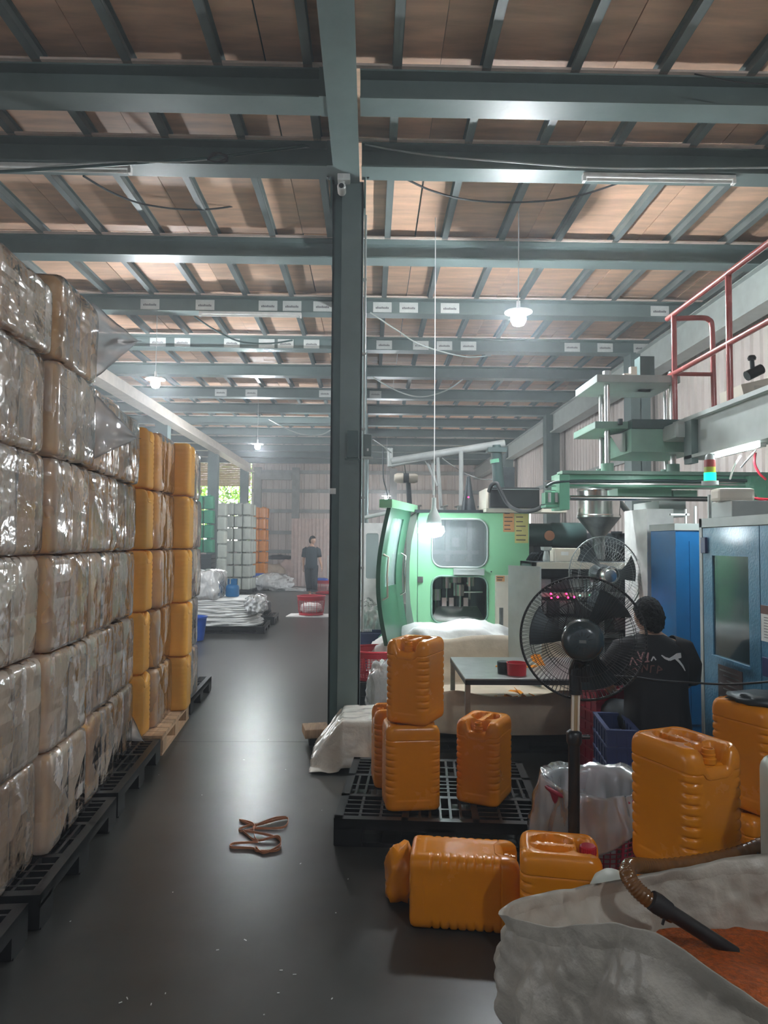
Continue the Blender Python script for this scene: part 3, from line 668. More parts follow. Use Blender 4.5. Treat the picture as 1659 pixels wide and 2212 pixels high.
for u, (xf, yc, nl_) in enumerate(spec):
    ang = R(4.5)
    for k in range(nl_):
        z = .15+CH*k; lay = words[k] if k < nl_-1 else 'top'; sq = {(0, 5): .70, (1, 5): .90}.get((u, k), 1)
        jx, jr = random.uniform(-.012, .018), random.uniform(-.03, .03)
        cx_ = xf-.19+jx
        for s, sd_ in ((-1, 'near'), (1, 'far')):
            dy = .133*s
            place(c0, ci == 0, (cx_-dy*math.sin(ang), yc+dy*math.cos(ang), z), (0, 0, ang+jr+random.uniform(-.01, .01)), '%s yellow jerrycan in the %s wrapped bundle, %s' % (sd_, lay, pos[u] if u < 4 else pos[u+1]), 'wrapped jerrycans in the left stack').scale = (1, 1, sq); ci += 1
        b = link('plastic_wrap', BAGS[(u*3+k*5) % 6], None); b.location = (cx_, yc, z+CH*sq/2-.004); b.scale = (1, 1, sq); b.rotation_euler = (0, 0, ang+jr+(math.pi if (k+u) % 2 else 0))
        tag(b, 'crinkled clear plastic wrap around the %s bundle, %s' % (lay, pos[u] if u < 4 else pos[u+1]), 'plastic wrap', 'plastic wraps on the left stack')
        FL = {(1, 5): ((.0, .02, .225), (.0, .02, -.225), (.245, .07, .02)), (1, 4): ((.0, .02, .21), (.0, .02, -.20), (.25, .08, -.06)), (3, 0): ((-.02, .02, .10), (-.02, .02, -.19), (.10, .06, -.20))}
        if (u, k) in FL:
            P0, P1, P2_ = [Vector((xf-.03+e[0], yc+.262+e[1], z+CH/2+e[2])) for e in FL[(u, k)]]
            def fp_(s, v, P0=P0, P1=P1, P2_=P2_):
                e = P0.lerp(P1, v); q = e.lerp(P2_, s*(1-.06*math.sin(v*9))); return q+Vector((.0, .012*nz3(q, 14, 2)+.02*math.sin(3.1*s)*math.sin(6*v), .006*nz3(q, 20)))
            fo = MB().grid(fp_, 14, 14).build('loose_flap', 'film_flap', None, 180)
            fo.parent = b; fo.matrix_parent_inverse = Matrix.LocRotScale(b.location, b.rotation_euler.to_matrix(), b.scale).inverted(); solid(fo, .0012)
# bare ends: single cans standing at the bends without wrap
for xf, yc, l in ((-1.675, 5.30, 'before the wooden pallet'), (-1.575, 6.14, 'on the wooden pallet')):
    for k in range(5):
        z = .15+CH*k
        t = copy_tree(c0); t.location = (xf-.18+random.uniform(-.006, .006), yc, z); t.rotation_euler = (0, 0, R(4)+random.uniform(-.02, .02))
        t['label'] = 'bare orange jerrycan in the %s layer of the unwrapped column %s' % (words[k] if k < 4 else 'top', l)
        for ch in t.children: ch.data = ch.data
# pallets of the left row
pallet('black plastic pallet at the bottom left frame corner', (-1.86, 2.28, 0), R(4.5))
pallet('black plastic pallet under the nearest wrapped bundles', (-1.93, 3.44, 0.0), R(4.5))
pallet('black plastic pallet in the middle of the left row, before the wooden one', (-2.03, 4.60, 0), R(4.5))
pallet('black plastic pallet at the far end of the left row', (-2.22, 7.02, 0), R(3))
t = thing('wooden_pallet', 'raw wooden pallet in the left row between black plastic ones', 'pallet', (-2.13, 5.78, 0), R(4.5), local=True); t.location = (-2.13, 5.79, 0)
bd = MB().box((0, 0, 0), (1.1, .115, .02)).mesh('deck_board', 'wood'); sg = MB().box((0, 0, 0), (.09, 1.1, .09)).mesh('stringer', 'wood'); bb = MB().box((0, 0, 0), (.1, 1.1, .018)).mesh('bottom_board', 'wood')
for k in range(9): o = link('deck_board', bd, t); o.location = (0, -.5+.125*k, .14)
for x in (-.5, 0, .5):
    for q in (-.47, 0, .47):
        o = link('block', MB().box((0, 0, 0), (.1, .13, .09)).mesh('block', 'wood') if (x, q) == (-.5, -.47) else BL, t); BL = o.data; o.location = (x, q, .063)
    o = link('bottom_board', bb, t); o.location = (x, 0, .0095)
    o = link('bottom_board', bb, t); o.location = (x, 0, .119)
# ================================================================ far end of the aisle
jl = can_mesh('small_jug_body', L=.30, W=.24, H=.350, N=20, dz=.05, nr=3, ribs=0, mat='white_jug', rc=.05)
def jugs(x0, y0, nx, ny, nz, mat, word, group, h=.385, dx=.26, dy=.32, z0=.12, skip=None, rz=0):
    me = jl.copy(); me.materials[0] = M[mat]
    nkm = MB().cyl((0, 0, -.02), (0, 0, .034), .035, 8).mesh('neck', mat)
    first = None
    cols = ['leftmost', 'second from left', 'third from left', 'fourth from left', 'fifth from left']; rws = ['bottom', 'second', 'third', 'fourth', 'fifth', 'sixth', 'seventh', 'eighth']
    for j in range(ny):
        for i in range(nx):
            if j > 1 and i < nx-1: continue
            for k in range(nz):
                lab = '%s in the %s layer, %s column%s' % (word, rws[k] if k < nz-1 else 'top', cols[i] if nx > 1 else 'only', '' if j == 0 else ', row %s behind' % ('one', 'two', 'three')[j-1])
                if first is None:
                    first = thing('plastic_jug', lab, 'jug', local=True, group=group); link('body', me, first); n = link('neck', nkm, first); n.location = (.0, 0, .35); t = first
                else: t = copy_tree(first); t['label'] = lab
                t.location = (x0+i*dx+random.uniform(-.01, .01)+j*.02, y0+j*dy, z0+k*h); t.rotation_euler = (0, 0, R(90)+random.uniform(-.06, .06)+rz)
def farpallet(x, y, L, W, l): pallet(l, (x, y, 0), 0, L, W, .12)
jugs(-4.62, 21.7, 4, 3, 7, 'white_jug', 'milky white jug', 'white jugs stacked far down the left side', dx=.265)
farpallet(-4.2, 22.0, 1.15, 1.1, 'black pallet under the tall white jug stack')
jugs(-4.13, 19.5, 1, 1, 7, 'white_jug', 'pale jug between the green and white stacks', 'pale jugs beside the green stack', z0=0)
jugs(-4.54, 18.5, 2, 1, 4, 'green_jug', 'green can', 'green cans stacked at the far left', h=.385, z0=1.30, dx=.28)
m = []
crt = MB(); 
for k in range(4):
    a = k*math.pi/2; c, s = math.cos(a), math.sin(a)
    crt.box((c*.29, s*.29, .05), (.012, .58, .10), a)
crt.box((0, 0, .008), (.57, .57, .012)); crm = crt.mesh('crate_body', 'dark_metal')
for i in range(1):
    for k in range(10):
        t = bpy.data.objects.new('stacked_tray', crm); col.objects.link(t); t.location = (-4.44, 18.55, .12+k*.115)
        tag(t, 'dark plastic tray, %s of the ten under the green cans' % ('lowest', 'second', 'third', 'fourth', 'fifth', 'sixth', 'seventh', 'eighth', 'ninth', 'topmost')[k], 'tray', 'dark trays under the green cans')
farpallet(-4.55, 18.6, .9, .9, 'black pallet under the dark trays and green cans')
jugs(-3.98, 24.3, 2, 2, 7, 'orange', 'small orange jug', 'orange jugs behind the white stack', z0=.12, dx=.24)
farpallet(-3.85, 24.5, .9, .9, 'black pallet under the far orange jugs')
# bales and bags by the far wall
for i, (px, py, W, H, mt, l) in enumerate(((585, 1252, 1.05, .78, 'sack_tan', 'tan bulk bag left of the pink bales by the far wall'), (622, 1251, .62, .95, 'pink', 'pale pink bale between the tan bag and the tall pink one'), (645, 1250, .45, 1.02, 'pink', 'tall narrow pink bale at the right of the far heap'))):
    g_ = at(px, py, 25.6); tag(lump('bale', mt, None, (g_.x, 25.9 if i else 25.6, H/2-.01), (W, .8, H), .12, 2.2, i*3, 4, squash=4), l, 'bale')
p = at(600, 1210, 25.4); tag(lump('black_sheet', 'black', None, (p.x, 25.9, 1.02), (.8, .5, .16), .5, 2.5, 2, 3), 'black plastic sheet lying on the tan bag by the far wall', 'sheet')
g_ = gz(600, 1268, 0); tag(lump('film_heap', 'film_milk', None, (g_.x+.05, 23.0, .25), (1.2, .7, .55), .35, 2.4, 8, 4), 'heap of clear film at the foot of the far pink bales', 'film')
tag(lump('film_tail', 'film_milk', None, (g_.x+.8, 22.9, .04), (.7, .5, .1), .5, 2.4, 4, 3), 'flat tail of white film on the floor by the far bales', 'film')
t = thing('plastic_bin', 'dark blue bin half behind the far film heap', 'bin', (g_.x-.45, 23.3, 0))
MB().b2(g_.x-.65, g_.x-.28, 23.1, 23.5, 0, .55, bev=.02).build('bin_body', 'bin_blue', t)
# sack pile with the gas cylinder
fp = 12.4
pallet('black plastic pallet under the pile of folded white sacks', (-2.50, 12.7, 0), R(3), 1.3, 1.1, .12)
z = .12
for k in range(6):
    o = lump('folded_sacks', 'sack_white', None, (-2.55+random.uniform(-.03, .03), 12.65, z+.045), (1.12+random.uniform(-.05, .08), 1.0, .11), .10, 2.5, k, 4, squash=5)
    tag(o, 'flat bundle of white woven sacks, %s of the pile' % ('lowest', 'second', 'third', 'fourth', 'fifth', 'topmost')[k], 'sack', 'folded white sacks on the mid aisle pallet'); z += .078
tag(lump('film_roll', 'film_milk', None, (-2.92, 12.5, z+.24), (.60, .8, .52), .14, 2.2, 3, 4, squash=5), 'milky film parcel on the sack pile left of the gas cylinder', 'film')
tag(lump('film_sheet', 'film_milk', None, (-2.02, 12.45, z-.10), (.34, .8, .32), .3, 3, 12, 4), 'white film hanging over the right end of the sack pile', 'film')
t = thing('gas_cylinder', 'squat blue gas cylinder standing on the white sack pile', 'gas cylinder', (-2.47, 12.6, z))
gx, gy = -2.47, 12.6
MB().lathe([(.09, 0), (.09, .02), (.115, .03), (.122, .06), (.122, .17), (.11, .215), (.07, .245), (.03, .25)], (gx, gy, z), 22).build('cylinder_body', 'gas_blue', t, 50)
m = MB()
for a0 in (-60, 60, 180):
    a = R(a0-40); pts = [(gx+.085*math.cos(a+R(8*j)), gy+.085*math.sin(a+R(8*j)), z+.29) for j in range(11)]
    ribbon(m, pts, .10, .003)
m.build('collar', 'gas_blue', t)
MB().cyl((gx, gy, z+.24), (gx, gy, z+.31), .018, 10).build('valve', 'metal_dull', t)
# blue bin before the pile with film over it
bx, by = -2.82, 11.35
t = thing('plastic_bin', 'bright blue bin on the floor before the white sack pile', 'bin', (bx, by, 0))
MB().lathe([(.13, 0), (.145, .01), (.185, .36), (.20, .365), (.20, .39), (.19, .39), (.18, .375), (.14, .02), (.001, .02)], (bx, by, 0), 24).build('bin_body', 'bin_blue', t, 40)
tag(lump('film_bag', 'film', None, (-3.04, 11.2, .33), (.34, .4, .55), .3, 2.6, 21, 4), 'loose clear film bag slumped over the left of the blue bin', 'film')
pallet('black plastic pallet beyond the sack pile, sticking into the aisle', (-2.35, 13.95, 0), R(2), 1.0, .9, .15)
tag(lump('dark_bundle', 'black_matte', None, (-2.16, 13.9, .30), (.35, .6, .28), .2, 2.4, 7, 3, squash=4), 'black bundle standing on the pallet behind the sack pile', 'bundle')
# red baskets
def basket(name, label, c, r, h, rb=None, mat='red', N=40, rows=7, rz=0, handles=True, seedd=0):
    t = thing(name, label, 'basket', c, rz, local=True); t.location = c; t.rotation_euler = (0, 0, rz); rb = rb or r*.8
    rad = lambda z: rb+(r-rb)*z/h
    m = MB().lathe([(.001, .006), (rb, .006), (rb+.004, 0), (rb+.006, h*.12), (rb, h*.12), (rb-.004, .012), (.001, .012)], (0, 0, 0), N)
    m.lathe([(rad(h*.78), h*.78), (rad(h*.78)+.004, h*.78), (rad(h)+.004, h*.97), (rad(h), h*.97), (rad(h*.78), h*.78)], (0, 0, 0), N, cap=False); m.build('basket_body', mat, t, 60)
    s = MB()
    for k in range(N):
        a = 2*math.pi*k/N; z0, z1 = h*.1, h*.8
        s.tube([(rad(z0)*math.cos(a), rad(z0)*math.sin(a), z0), (rad(z1)*math.cos(a), rad(z1)*math.sin(a), z1)], .0035 if k % 5 else .009, 4)
    s.build('uprights', mat, t)
    s = MB()
    for j in range(rows):
        z = h*(.12+.66*(j+.5)/rows); s.tube([(rad(z)*math.cos(2*math.pi*k/N), rad(z)*math.sin(2*math.pi*k/N), z) for k in range(N)], .003, 4, closed=True)
    s.build('hoops', mat, t)
    s = MB().tube([(r*1.02*math.cos(2*math.pi*k/N), r*1.02*math.sin(2*math.pi*k/N), h) for k in range(N)], .011, 8, closed=True); s.build('rim', mat, t, 60)
    if handles:
        for sg in (0, math.pi):
            pts = [((r*1.02+.05*math.sin(u*math.pi))*math.cos(sg+(u-.5)*.5), (r*1.02+.05*math.sin(u*math.pi))*math.sin(sg+(u-.5)*.5), h+.055*math.sin(u*math.pi)) for u in [i/10 for i in range(11)]]
            MB().tube(pts, .010, 8).build('handle', mat, t, 60)
    return t
basket('laundry_basket', 'red basket on the aisle floor before the walking man', (-1.27, 15.2, .03), .30, .40, .26, N=30, rows=6, handles=False)
tag(lump('basket_film', 'sack_white', None, (-1.27, 15.2, .17), (.44, .44, .22), .2, 3, 3, 3), 'white pieces inside the red basket before the walking man', 'filling')
tag(MB().box((-1.30, 15.15, .012), (.92, .62, .02), R(-4)).build('floor_sheet', 'white'), 'white sheet on the floor under the aisle red basket', 'sheet')
basket('laundry_basket', 'red basket beyond the walking man, cut off by the column', (-1.38, 21.6, .02), .36, .40, .3, N=30, rows=5, handles=False)
tag(lump('blue_rag', 'bin_blue', None, (-1.5, 21.6, .43), (.4, .4, .12), .3, 3, 13, 3), 'blue and white cloth on the far red basket', 'cloth')
t = thing('white_rack', 'white upright rack at the far side of the column', 'rack', (-1.38, 23.6, 0))
for x in (-1.42, -1.22): MB().b2(x-.02, x+.02, 23.5, 23.54, 0, 1.15).build('post', 'white', t)
for zz in (.3, .6, .9, 1.12): MB().b2(-1.42, -1.22, 23.4, 23.7, zz, zz+.03).build('shelf', 'white', t)

# ================================================================ people
def skin_body(name, mat, parent, J, E, sub=2, root=0, smoothing=0):
    """J: {name: (pos, rx, ry)}; one continuous skinned surface over connected edges"""
    keys = list(J); idx = {k: i for i, k in enumerate(keys)}
    me = bpy.data.meshes.new(name); me.from_pydata([tuple(J[k][0]) for k in keys], [(idx[a], idx[b]) for a, b in E], []); me.update()
    o = link(name, me, parent); sk = o.modifiers.new('skin', 'SKIN'); sk.use_smooth_shade = True; sk.branch_smoothing = .4
    for k in keys:
        v = me.skin_vertices[0].data[idx[k]]; r = J[k][1]; v.radius = r if isinstance(r, tuple) else (r, r); v.use_root = (idx[k] == root)
    me.materials.append(M[mat]); subd(o, sub); return o
def hand(J, E, wrist, d, side, curl, nm, w=.011, s=1.0):
    """palm and five tapered, slightly curled fingers; d points along the hand, side across the palm, curl is the way the fingers bend"""
    d, side, curl = Vector(d).normalized(), Vector(side).normalized(), Vector(curl).normalized(); W = Vector(wrist)
    J[nm+'palm'] = (W+d*.05*s, (.030*s, .014*s)); E.append((nm+'wrist', nm+'palm'))
    for k, (off, ln) in enumerate(((-.028, .058), (-.010, .070), (.010, .066), (.027, .050))):
        b = W+d*.085*s+side*off*s; J[nm+'f%da' % k] = (b, .0095*s); J[nm+'f%db' % k] = (b+(d*.6+curl*.25)*ln*s*.8, .0085*s); J[nm+'f%dc' % k] = (b+(d*.8+curl*.75)*ln*s, .0065*s)
        E += [(nm+'palm', nm+'f%da' % k), (nm+'f%da' % k, nm+'f%db' % k), (nm+'f%db' % k, nm+'f%dc' % k)]
    b = W+d*.03*s-side*.03*s; J[nm+'ta'] = (b, .011*s); J[nm+'tb'] = (b+(d*.6-side*.6+curl*.3)*.045*s, .009*s); E += [(nm+'palm', nm+'ta'), (nm+'ta', nm+'tb')]
def head(parent, c, r, yaw_, pitch_=0, hair='hair', skin='skin', cap_low=.0):
    """head with brow, nose, lips, eyes, ears; local +Y is the way the face looks"""
    mt = Matrix.Translation(c) @ Matrix.Rotation(yaw_, 4, 'Z') @ Matrix.Rotation(pitch_, 4, 'X')
    bm = bmesh.new(); bmesh.ops.create_uvsphere(bm, u_segments=36, v_segments=26, radius=1)
    g = lambda x, z, sx, sz, p: math.exp(-((p.x-x)/sx)**2-((p.z-z)/sz)**2)
    for v in bm.verts:
        p = v.co.copy(); q = Vector((p.x*.76, p.y*.92, p.z*1.12))
        if p.z < 0: k = 1+.30*p.z; q.x *= k; q.y *= 1+.10*p.z
        if p.y > 0:
            q.y += .17*g(0, -.18, .11, .17, p)*p.y; q.y += .05*g(0, -.56, .22, .07, p)+.04*g(0, -.82, .25, .12, p)+.05*g(0, .22, .5, .10, p)
            q.y -= .10*(g(.28, .06, .14, .10, p)+g(-.28, .06, .14, .10, p))*p.y; q.y -= .04*g(0, -.66, .2, .05, p)
        v.co = mt @ (q*r)
    me = bpy.data.meshes.new('head'); bm.to_mesh(me); bm.free(); me.polygons.foreach_set('use_smooth', [True]*len(me.polygons)); me.materials.append(M[skin]); o = link('head', me, parent)
    for s in (-1, 1):
        m = MB().lathe([(.001, -.03), (.13, -.02), (.16, .0), (.13, .03), (.06, .0), (.001, .0)], (0, 0, 0), 14)
        m.v = [mt @ (Vector((s*(.77+v.z*1.2), v.x*.8-.02, v.y*1.35-.05))*r) for v in m.v]; m.build('ear', skin, o, 180)
        m = MB().lathe([(.001, -.09), (.06, -.06), (.085, 0), (.06, .06), (.001, .09)], (0, 0, 0), 10)
        m.v = [mt @ ((v+Vector((s*.28, .79, .06)))*r) for v in m.v]; m.build('eye', 'white', o, 180)
        m = MB().lathe([(.001, -.04), (.03, -.02), (.042, 0), (.03, .02), (.001, .04)], (0, 0, 0), 8)
        m.v = [mt @ ((v+Vector((s*.28, .855, .06)))*r) for v in m.v]; m.build('iris', 'hair', o, 180)
    bm = bmesh.new(); bmesh.ops.create_uvsphere(bm, u_segments=48, v_segments=36, radius=1)
    for v in bm.verts:
        p = v.co; lim = .42 if p.y > .25 else (.42-1.25*(.25-p.y)/.8 if p.y > -.55 else -.83)
        n = .05*nz3(p, 5)+.05*nz3(p, 11, 3)
        q = Vector((p.x*.83, p.y*.99-.02, p.z*1.19+.02))*(1+n+.03)
        if p.z < lim: q = Vector((p.x*.6, p.y*.75, max(p.z, lim-.25)*1.0))
        v.co = mt @ (q*r)
    me = bpy.data.meshes.new('hair'); bm.to_mesh(me); bm.free(); me.polygons.foreach_set('use_smooth', [True]*len(me.polygons)); me.materials.append(M[hair]); link('hair', me, o)
    return o
def torso(name, mat, parent, rings, n=36, fold=.006):
    """clothing lofted over rings (centre, rx, ry)"""
    m = MB(); K = len(rings)
    for i, (c, rx_, ry_) in enumerate(rings):
        for j in range(n):
            a = 2*math.pi*j/n; ca, sa = math.cos(a), math.sin(a); e = .8
            x = rx_*abs(ca)**e*(1 if ca > 0 else -1); y = ry_*abs(sa)**e*(1 if sa > 0 else -1)
            p = Vector((c[0]+x, c[1]+y, c[2])); d = nz3(Vector((p.x*6, p.y*6, p.z*3)), 2)*fold; m.v.append(p+Vector((ca, sa, 0))*d)
    m.f = [(i*n+j, i*n+(j+1) % n, (i+1)*n+(j+1) % n, (i+1)*n+j) for i in range(K-1) for j in range(n)]
    o = m.build(name, mat, parent, 180); subd(o, 1); return o
# --- walking man far down the aisle
wx, wy = -1.68, 20.0
t = thing('person', 'person in dark T-shirt and rolled dark trousers walking in the far aisle', 'person', (wx, wy, 0))
V = lambda x, y, z: Vector((wx+x, wy+y, z))
J, E = {}, []
J['pelvis'] = (V(0, 0, .92), (.13, .10)); J['belly'] = (V(0, 0, 1.08), (.125, .09)); J['chest'] = (V(0, .01, 1.28), (.15, .10)); J['neckb'] = (V(0, .0, 1.44), .065); J['neck'] = (V(.01, .0, 1.52), .05); J['skull'] = (V(.02, .0, 1.58), .06)
E += [('pelvis', 'belly'), ('belly', 'chest'), ('chest', 'neckb'), ('neckb', 'neck'), ('neck', 'skull')]
for s, n_, el, wr_ in ((-1, 'l', V(-.23, .02, 1.12), V(-.22, -.03, .88)), (1, 'r', V(.24, -.02, 1.12), V(.30, -.06, .88))):
    J[n_+'sh'] = (V(s*.17, 0, 1.40), .055); J[n_+'el'] = (el, .040); J[n_+'wrist'] = (wr_, .026); E += [('neckb', n_+'sh'), (n_+'sh', n_+'el'), (n_+'el', n_+'wrist')]
    hand(J, E, wr_, (s*.15, -.1, -1), (0, 1, 0), (-s, 0, 0), n_)
for s, n_, kn, an, toe in ((-1, 'l', V(-.09, .05, .50), V(-.04, .14, .10), V(-.02, -.02, .03)), (1, 'r', V(.10, -.10, .50), V(.10, -.08, .09), V(.13, -.26, .03))):
    J[n_+'hip'] = (V(s*.09, 0, .86), .085); J[n_+'kn'] = (kn, .058); J[n_+'an'] = (an, .038); J[n_+'toe'] = (toe, (.042, .028))
    E += [('pelvis', n_+'hip'), (n_+'hip', n_+'kn'), (n_+'kn', n_+'an'), (n_+'an', n_+'toe')]
skin_body('body', 'skin', t, J, E)
head(t, V(.03, -.01, 1.65), .105, R(-120))
torso('t_shirt', 'shirt2', t, [(V(0, 0, .84), .175, .125), (V(0, 0, .9), .18, .13), (V(0, 0, 1.1), .165, .12), (V(0, .0, 1.3), .185, .13), (V(0, 0, 1.4), .19, .11), (V(0, 0, 1.455), .12, .085), (V(0, 0, 1.475), .075, .07)])
for s, el in ((-1, V(-.225, .02, 1.17)), (1, V(.235, -.015, 1.17))):
    m = MB().tube([V(s*.12, 0, 1.41), V(s*.19, 0, 1.37), el], [.07, .078, .066], 14, cap=False); solid(m.build('sleeve', 'shirt2', t, 180), .004)
for s, kn, an in ((-1, V(-.09, .05, .50), V(-.055, .12, .24)), (1, V(.10, -.10, .50), V(.10, -.09, .24))):
    m = MB().tube([V(s*.085, 0, .93), V(s*.092, .0, .80), kn, an], [.115, .108, .088, .085], 16, cap=False); solid(m.build('trouser_leg', 'trouser', t, 180), .004)
    m = MB().tube([an+Vector((0, 0, .0)), an-Vector((0, 0, .05))], [.092, .090], 16, cap=False); solid(m.build('rolled_cuff', 'trouser', t, 180), .006)
for s, an, toe in ((-1, V(-.04, .14, .02), V(-.02, -.04, .014)), (1, V(.10, -.08, .02), V(.13, -.28, .014))):
    m = MB().tube([an+Vector((0, .06, 0)), (an+toe)/2, toe], [(.035), .045, .04], 10); m.v = [Vector((v.x, v.y, max(.0, v.z*.6))) for v in m.v]; m.build('sandal', 'black_matte', t, 180)

# --- seated worker, back to the viewer
sx_, sy_ = 1.715, 4.15
t = thing('person', 'person in black printed T-shirt seated with back turned, behind the fan', 'person', (sx_, sy_, 0))
V = lambda x, y, z: Vector((sx_+x, sy_+y, z))
J, E = {}, []
J['pelvis'] = (V(0, .02, .56), (.16, .12)); J['belly'] = (V(0, .02, .72), (.135, .10)); J['chest'] = (V(0, .04, .88), (.15, .105)); J['neckb'] = (V(0, .06, 1.01), .07); J['neck'] = (V(-.005, .07, 1.07), .055); J['skull'] = (V(-.005, .08, 1.13), .06)
E += [('pelvis', 'belly'), ('belly', 'chest'), ('chest', 'neckb'), ('neckb', 'neck'), ('neck', 'skull')]
for s, n_, el, wr_ in ((-1, 'l', V(-.25, .10, .74), V(-.16, .32, .66)), (1, 'r', V(.24, .12, .74), V(.12, .34, .68))):
    J[n_+'sh'] = (V(s*.165, .05, .965), .06); J[n_+'el'] = (el, .043); J[n_+'wrist'] = (wr_, .027); E += [('neckb', n_+'sh'), (n_+'sh', n_+'el'), (n_+'el', n_+'wrist')]
    hand(J, E, wr_, (-s*.3, 1, -.1), (s, 0, 0), (0, 0, -1), n_)
for s, n_ in ((-1, 'l'), (1, 'r')):
    J[n_+'hip'] = (V(s*.10, .04, .53), .088); J[n_+'kn'] = (V(s*.13, .42, .50), .06); J[n_+'an'] = (V(s*.13, .44, .10), .04); J[n_+'toe'] = (V(s*.14, .60, .035), (.042, .03))
    E += [('pelvis', n_+'hip'), (n_+'hip', n_+'kn'), (n_+'kn', n_+'an'), (n_+'an', n_+'toe')]
skin_body('body', 'skin', t, J, E)
head(t, V(-.015, .075, 1.155), .103, R(10), R(-14))
RG = [(V(0, .01, .44), .195, .15), (V(0, .01, .52), .20, .155), (V(0, .015, .62), .185, .14), (V(0, .02, .74), .18, .13), (V(0, .03, .84), .195, .135), (V(0, .045, .93), .205, .13), (V(0, .055, .99), .185, .11), (V(-.002, .06, 1.035), .115, .085), (V(-.004, .066, 1.06), .074, .066)]
torso('t_shirt', 'shirt', t, RG, 44, .010)
for s, el in ((-1, V(-.245, .10, .77)), (1, V(.235, .11, .77))):
    m = MB().tube([V(s*.10, .05, .985), V(s*.175, .055, .955), V(s*.225, .08, .87), el], [.072, .085, .082, .075], 16, cap=False); solid(m.build('sleeve', 'shirt', t, 180), .004)
for s in (-1, 1):
    m = MB().tube([V(s*.08, -.02, .55), V(s*.10, .10, .54), V(s*.13, .43, .51), V(s*.13, .445, .36), V(s*.13, .45, .14)], [.11, .108, .085, .078, .065], 16, cap=False); solid(m.build('trouser_leg', 'trouser', t, 180), .004)
    m = MB().tube([V(s*.13, .38, .03), V(s*.135, .5, .035), V(s*.14, .63, .03)], [.04, .048, .038], 10); m.v = [Vector((v.x, v.y, max(0, v.z))) for v in m.v]; m.build('shoe', 'black_matte', t, 180)
def back(x, z):                        # a point on the back of the T-shirt
    for i in range(len(RG)-1):
        a, b = RG[i], RG[i+1]
        if a[0].z <= z <= b[0].z:
            f = (z-a[0].z)/(b[0].z-a[0].z); rx_ = a[1]+(b[1]-a[1])*f; ry_ = a[2]+(b[2]-a[2])*f; yc = a[0].y+(b[0].y-a[0].y)*f
            u = min(.98, abs(x-sx_)/rx_); ca = u**(1/.8); return Vector((x, yc-ry_*(1-ca*ca)**.4-.010, z))
    return Vector((x, sy_-.15, z))
def bprint(name, mat, poly, w):
    m = MB(); P = [back(q.x, q.z) for q in (A(px, py, 4.02) for px, py in poly)]
    for i in range(len(P)-1):
        a, b = P[i], P[i+1]; d = (b-a); n = Vector((-d.z, 0, d.x)).normalized()*(w[i] if isinstance(w, list) else w); n2 = Vector((-d.z, 0, d.x)).normalized()*(w[i+1] if isinstance(w, list) else w); f = Vector((0, -.003, 0))
        m.add([a-n, b-n2, b+n2, a+n, a-n+f, b-n2+f, b+n2+f, a+n+f], [(0, 1, 2, 3), (4, 7, 6, 5), (0, 4, 5, 1), (3, 2, 6, 7), (1, 5, 6, 2), (0, 3, 7, 4)])
    return m.build(name, mat, t)
bprint('shirt_print', 'print_w', [(1436, 1418), (1443, 1424), (1452, 1427), (1462, 1423), (1472, 1420), (1481, 1419)], [.003, .006, .008, .010, .016, .014])
bprint('shirt_print', 'print_w', [(1466, 1424), (1474, 1432), (1481, 1441), (1487, 1452)], [.007, .006, .005, .002])
for i, (pts, mt) in enumerate(([[(1372, 1442), (1376, 1425), (1384, 1440)], 'print_p'], [[(1388, 1412), (1392, 1428), (1398, 1413)], 'print_p'], [[(1400, 1412), (1403, 1424), (1409, 1413), (1404, 1430)], 'print_p'], [[(1412, 1430), (1418, 1421), (1422, 1428)], 'print_w'], [[(1384, 1428), (1394, 1433), (1408, 1431)], 'print_p'],
    [[(1392, 1455), (1394, 1437), (1402, 1450), (1404, 1437)], 'print_b'], [[(1408, 1455), (1411, 1440), (1418, 1440)], 'print_b'], [[(1422, 1456), (1426, 1440), (1434, 1448), (1424, 1450)], 'print_b'], [[(1375, 1452), (1380, 1447), (1386, 1456)], 'print_b'])):
    bprint('shirt_print', mt, pts, .0035)
# red stool under him
t = thing('plastic_stool', 'red plastic stool under the seated worker', 'stool', (sx_, sy_, 0))
MB().box((sx_, sy_+.02, .438), (.36, .33, .03), bev=.01).build('seat', 'red', t, 40)
for s in (-1, 1):
    for q in (-1, 1):
        MB().tube([(sx_+s*.15, sy_+.02+q*.13, .43), (sx_+s*.19, sy_+.02+q*.17, 0)], [.025, .022], 8).build('leg', 'red', t, 60)
    m = MB().plate([(-.15, .43), (-.17, .26), (-.14, .30), (0, .34), (.14, .30), (.17, .26), (.15, .43)], [], 0, .006); m.v = [Vector((sx_+v.x, sy_+.02+s*.15+v.y, v.z)) for v in m.v]; m.build('apron', 'red', t)
# ================================================================ mint moulding machine
MY = 7.2
P2 = lambda px, py, Y=MY: (lambda p: (p.x, p.z))(at(px, py, Y))
t = thing('moulding_machine', 'mint green moulding machine with two round cornered windows', 'machine', (1.05, 8.2, 0))
x1_ = P2(1143, 1200)[0]; zt = P2(1000, 1108)[1]; zb = .02
outer = [P2(906, 1108), P2(897, 1135), P2(889, 1170), P2(885, 1215), P2(884, 1260), P2(887, 1305), P2(893, 1340), P2(900, 1368), (P2(903, 1380)[0], .25), (P2(1068, 1367)[0], .25), P2(1070, 1244), P2(1143, 1243), P2(1143, 1104)]
def rr(x0, y0, x1, y1, r=.1, n=6, Y=MY):
    a, b = P2(x0, y1, Y), P2(x1, y0, Y); return rrect(a[0], b[0], a[1], b[1], r, n)
up = rr(933, 1122, 1053, 1225, .11); lw = rr(932, 1245, 1053, 1346, .10); lw[-1] = (lw[-1][0]+.02, lw[-1][1])
MB().plate(outer, [up, lw], MY, .04).build('front_panel', 'mint', t)
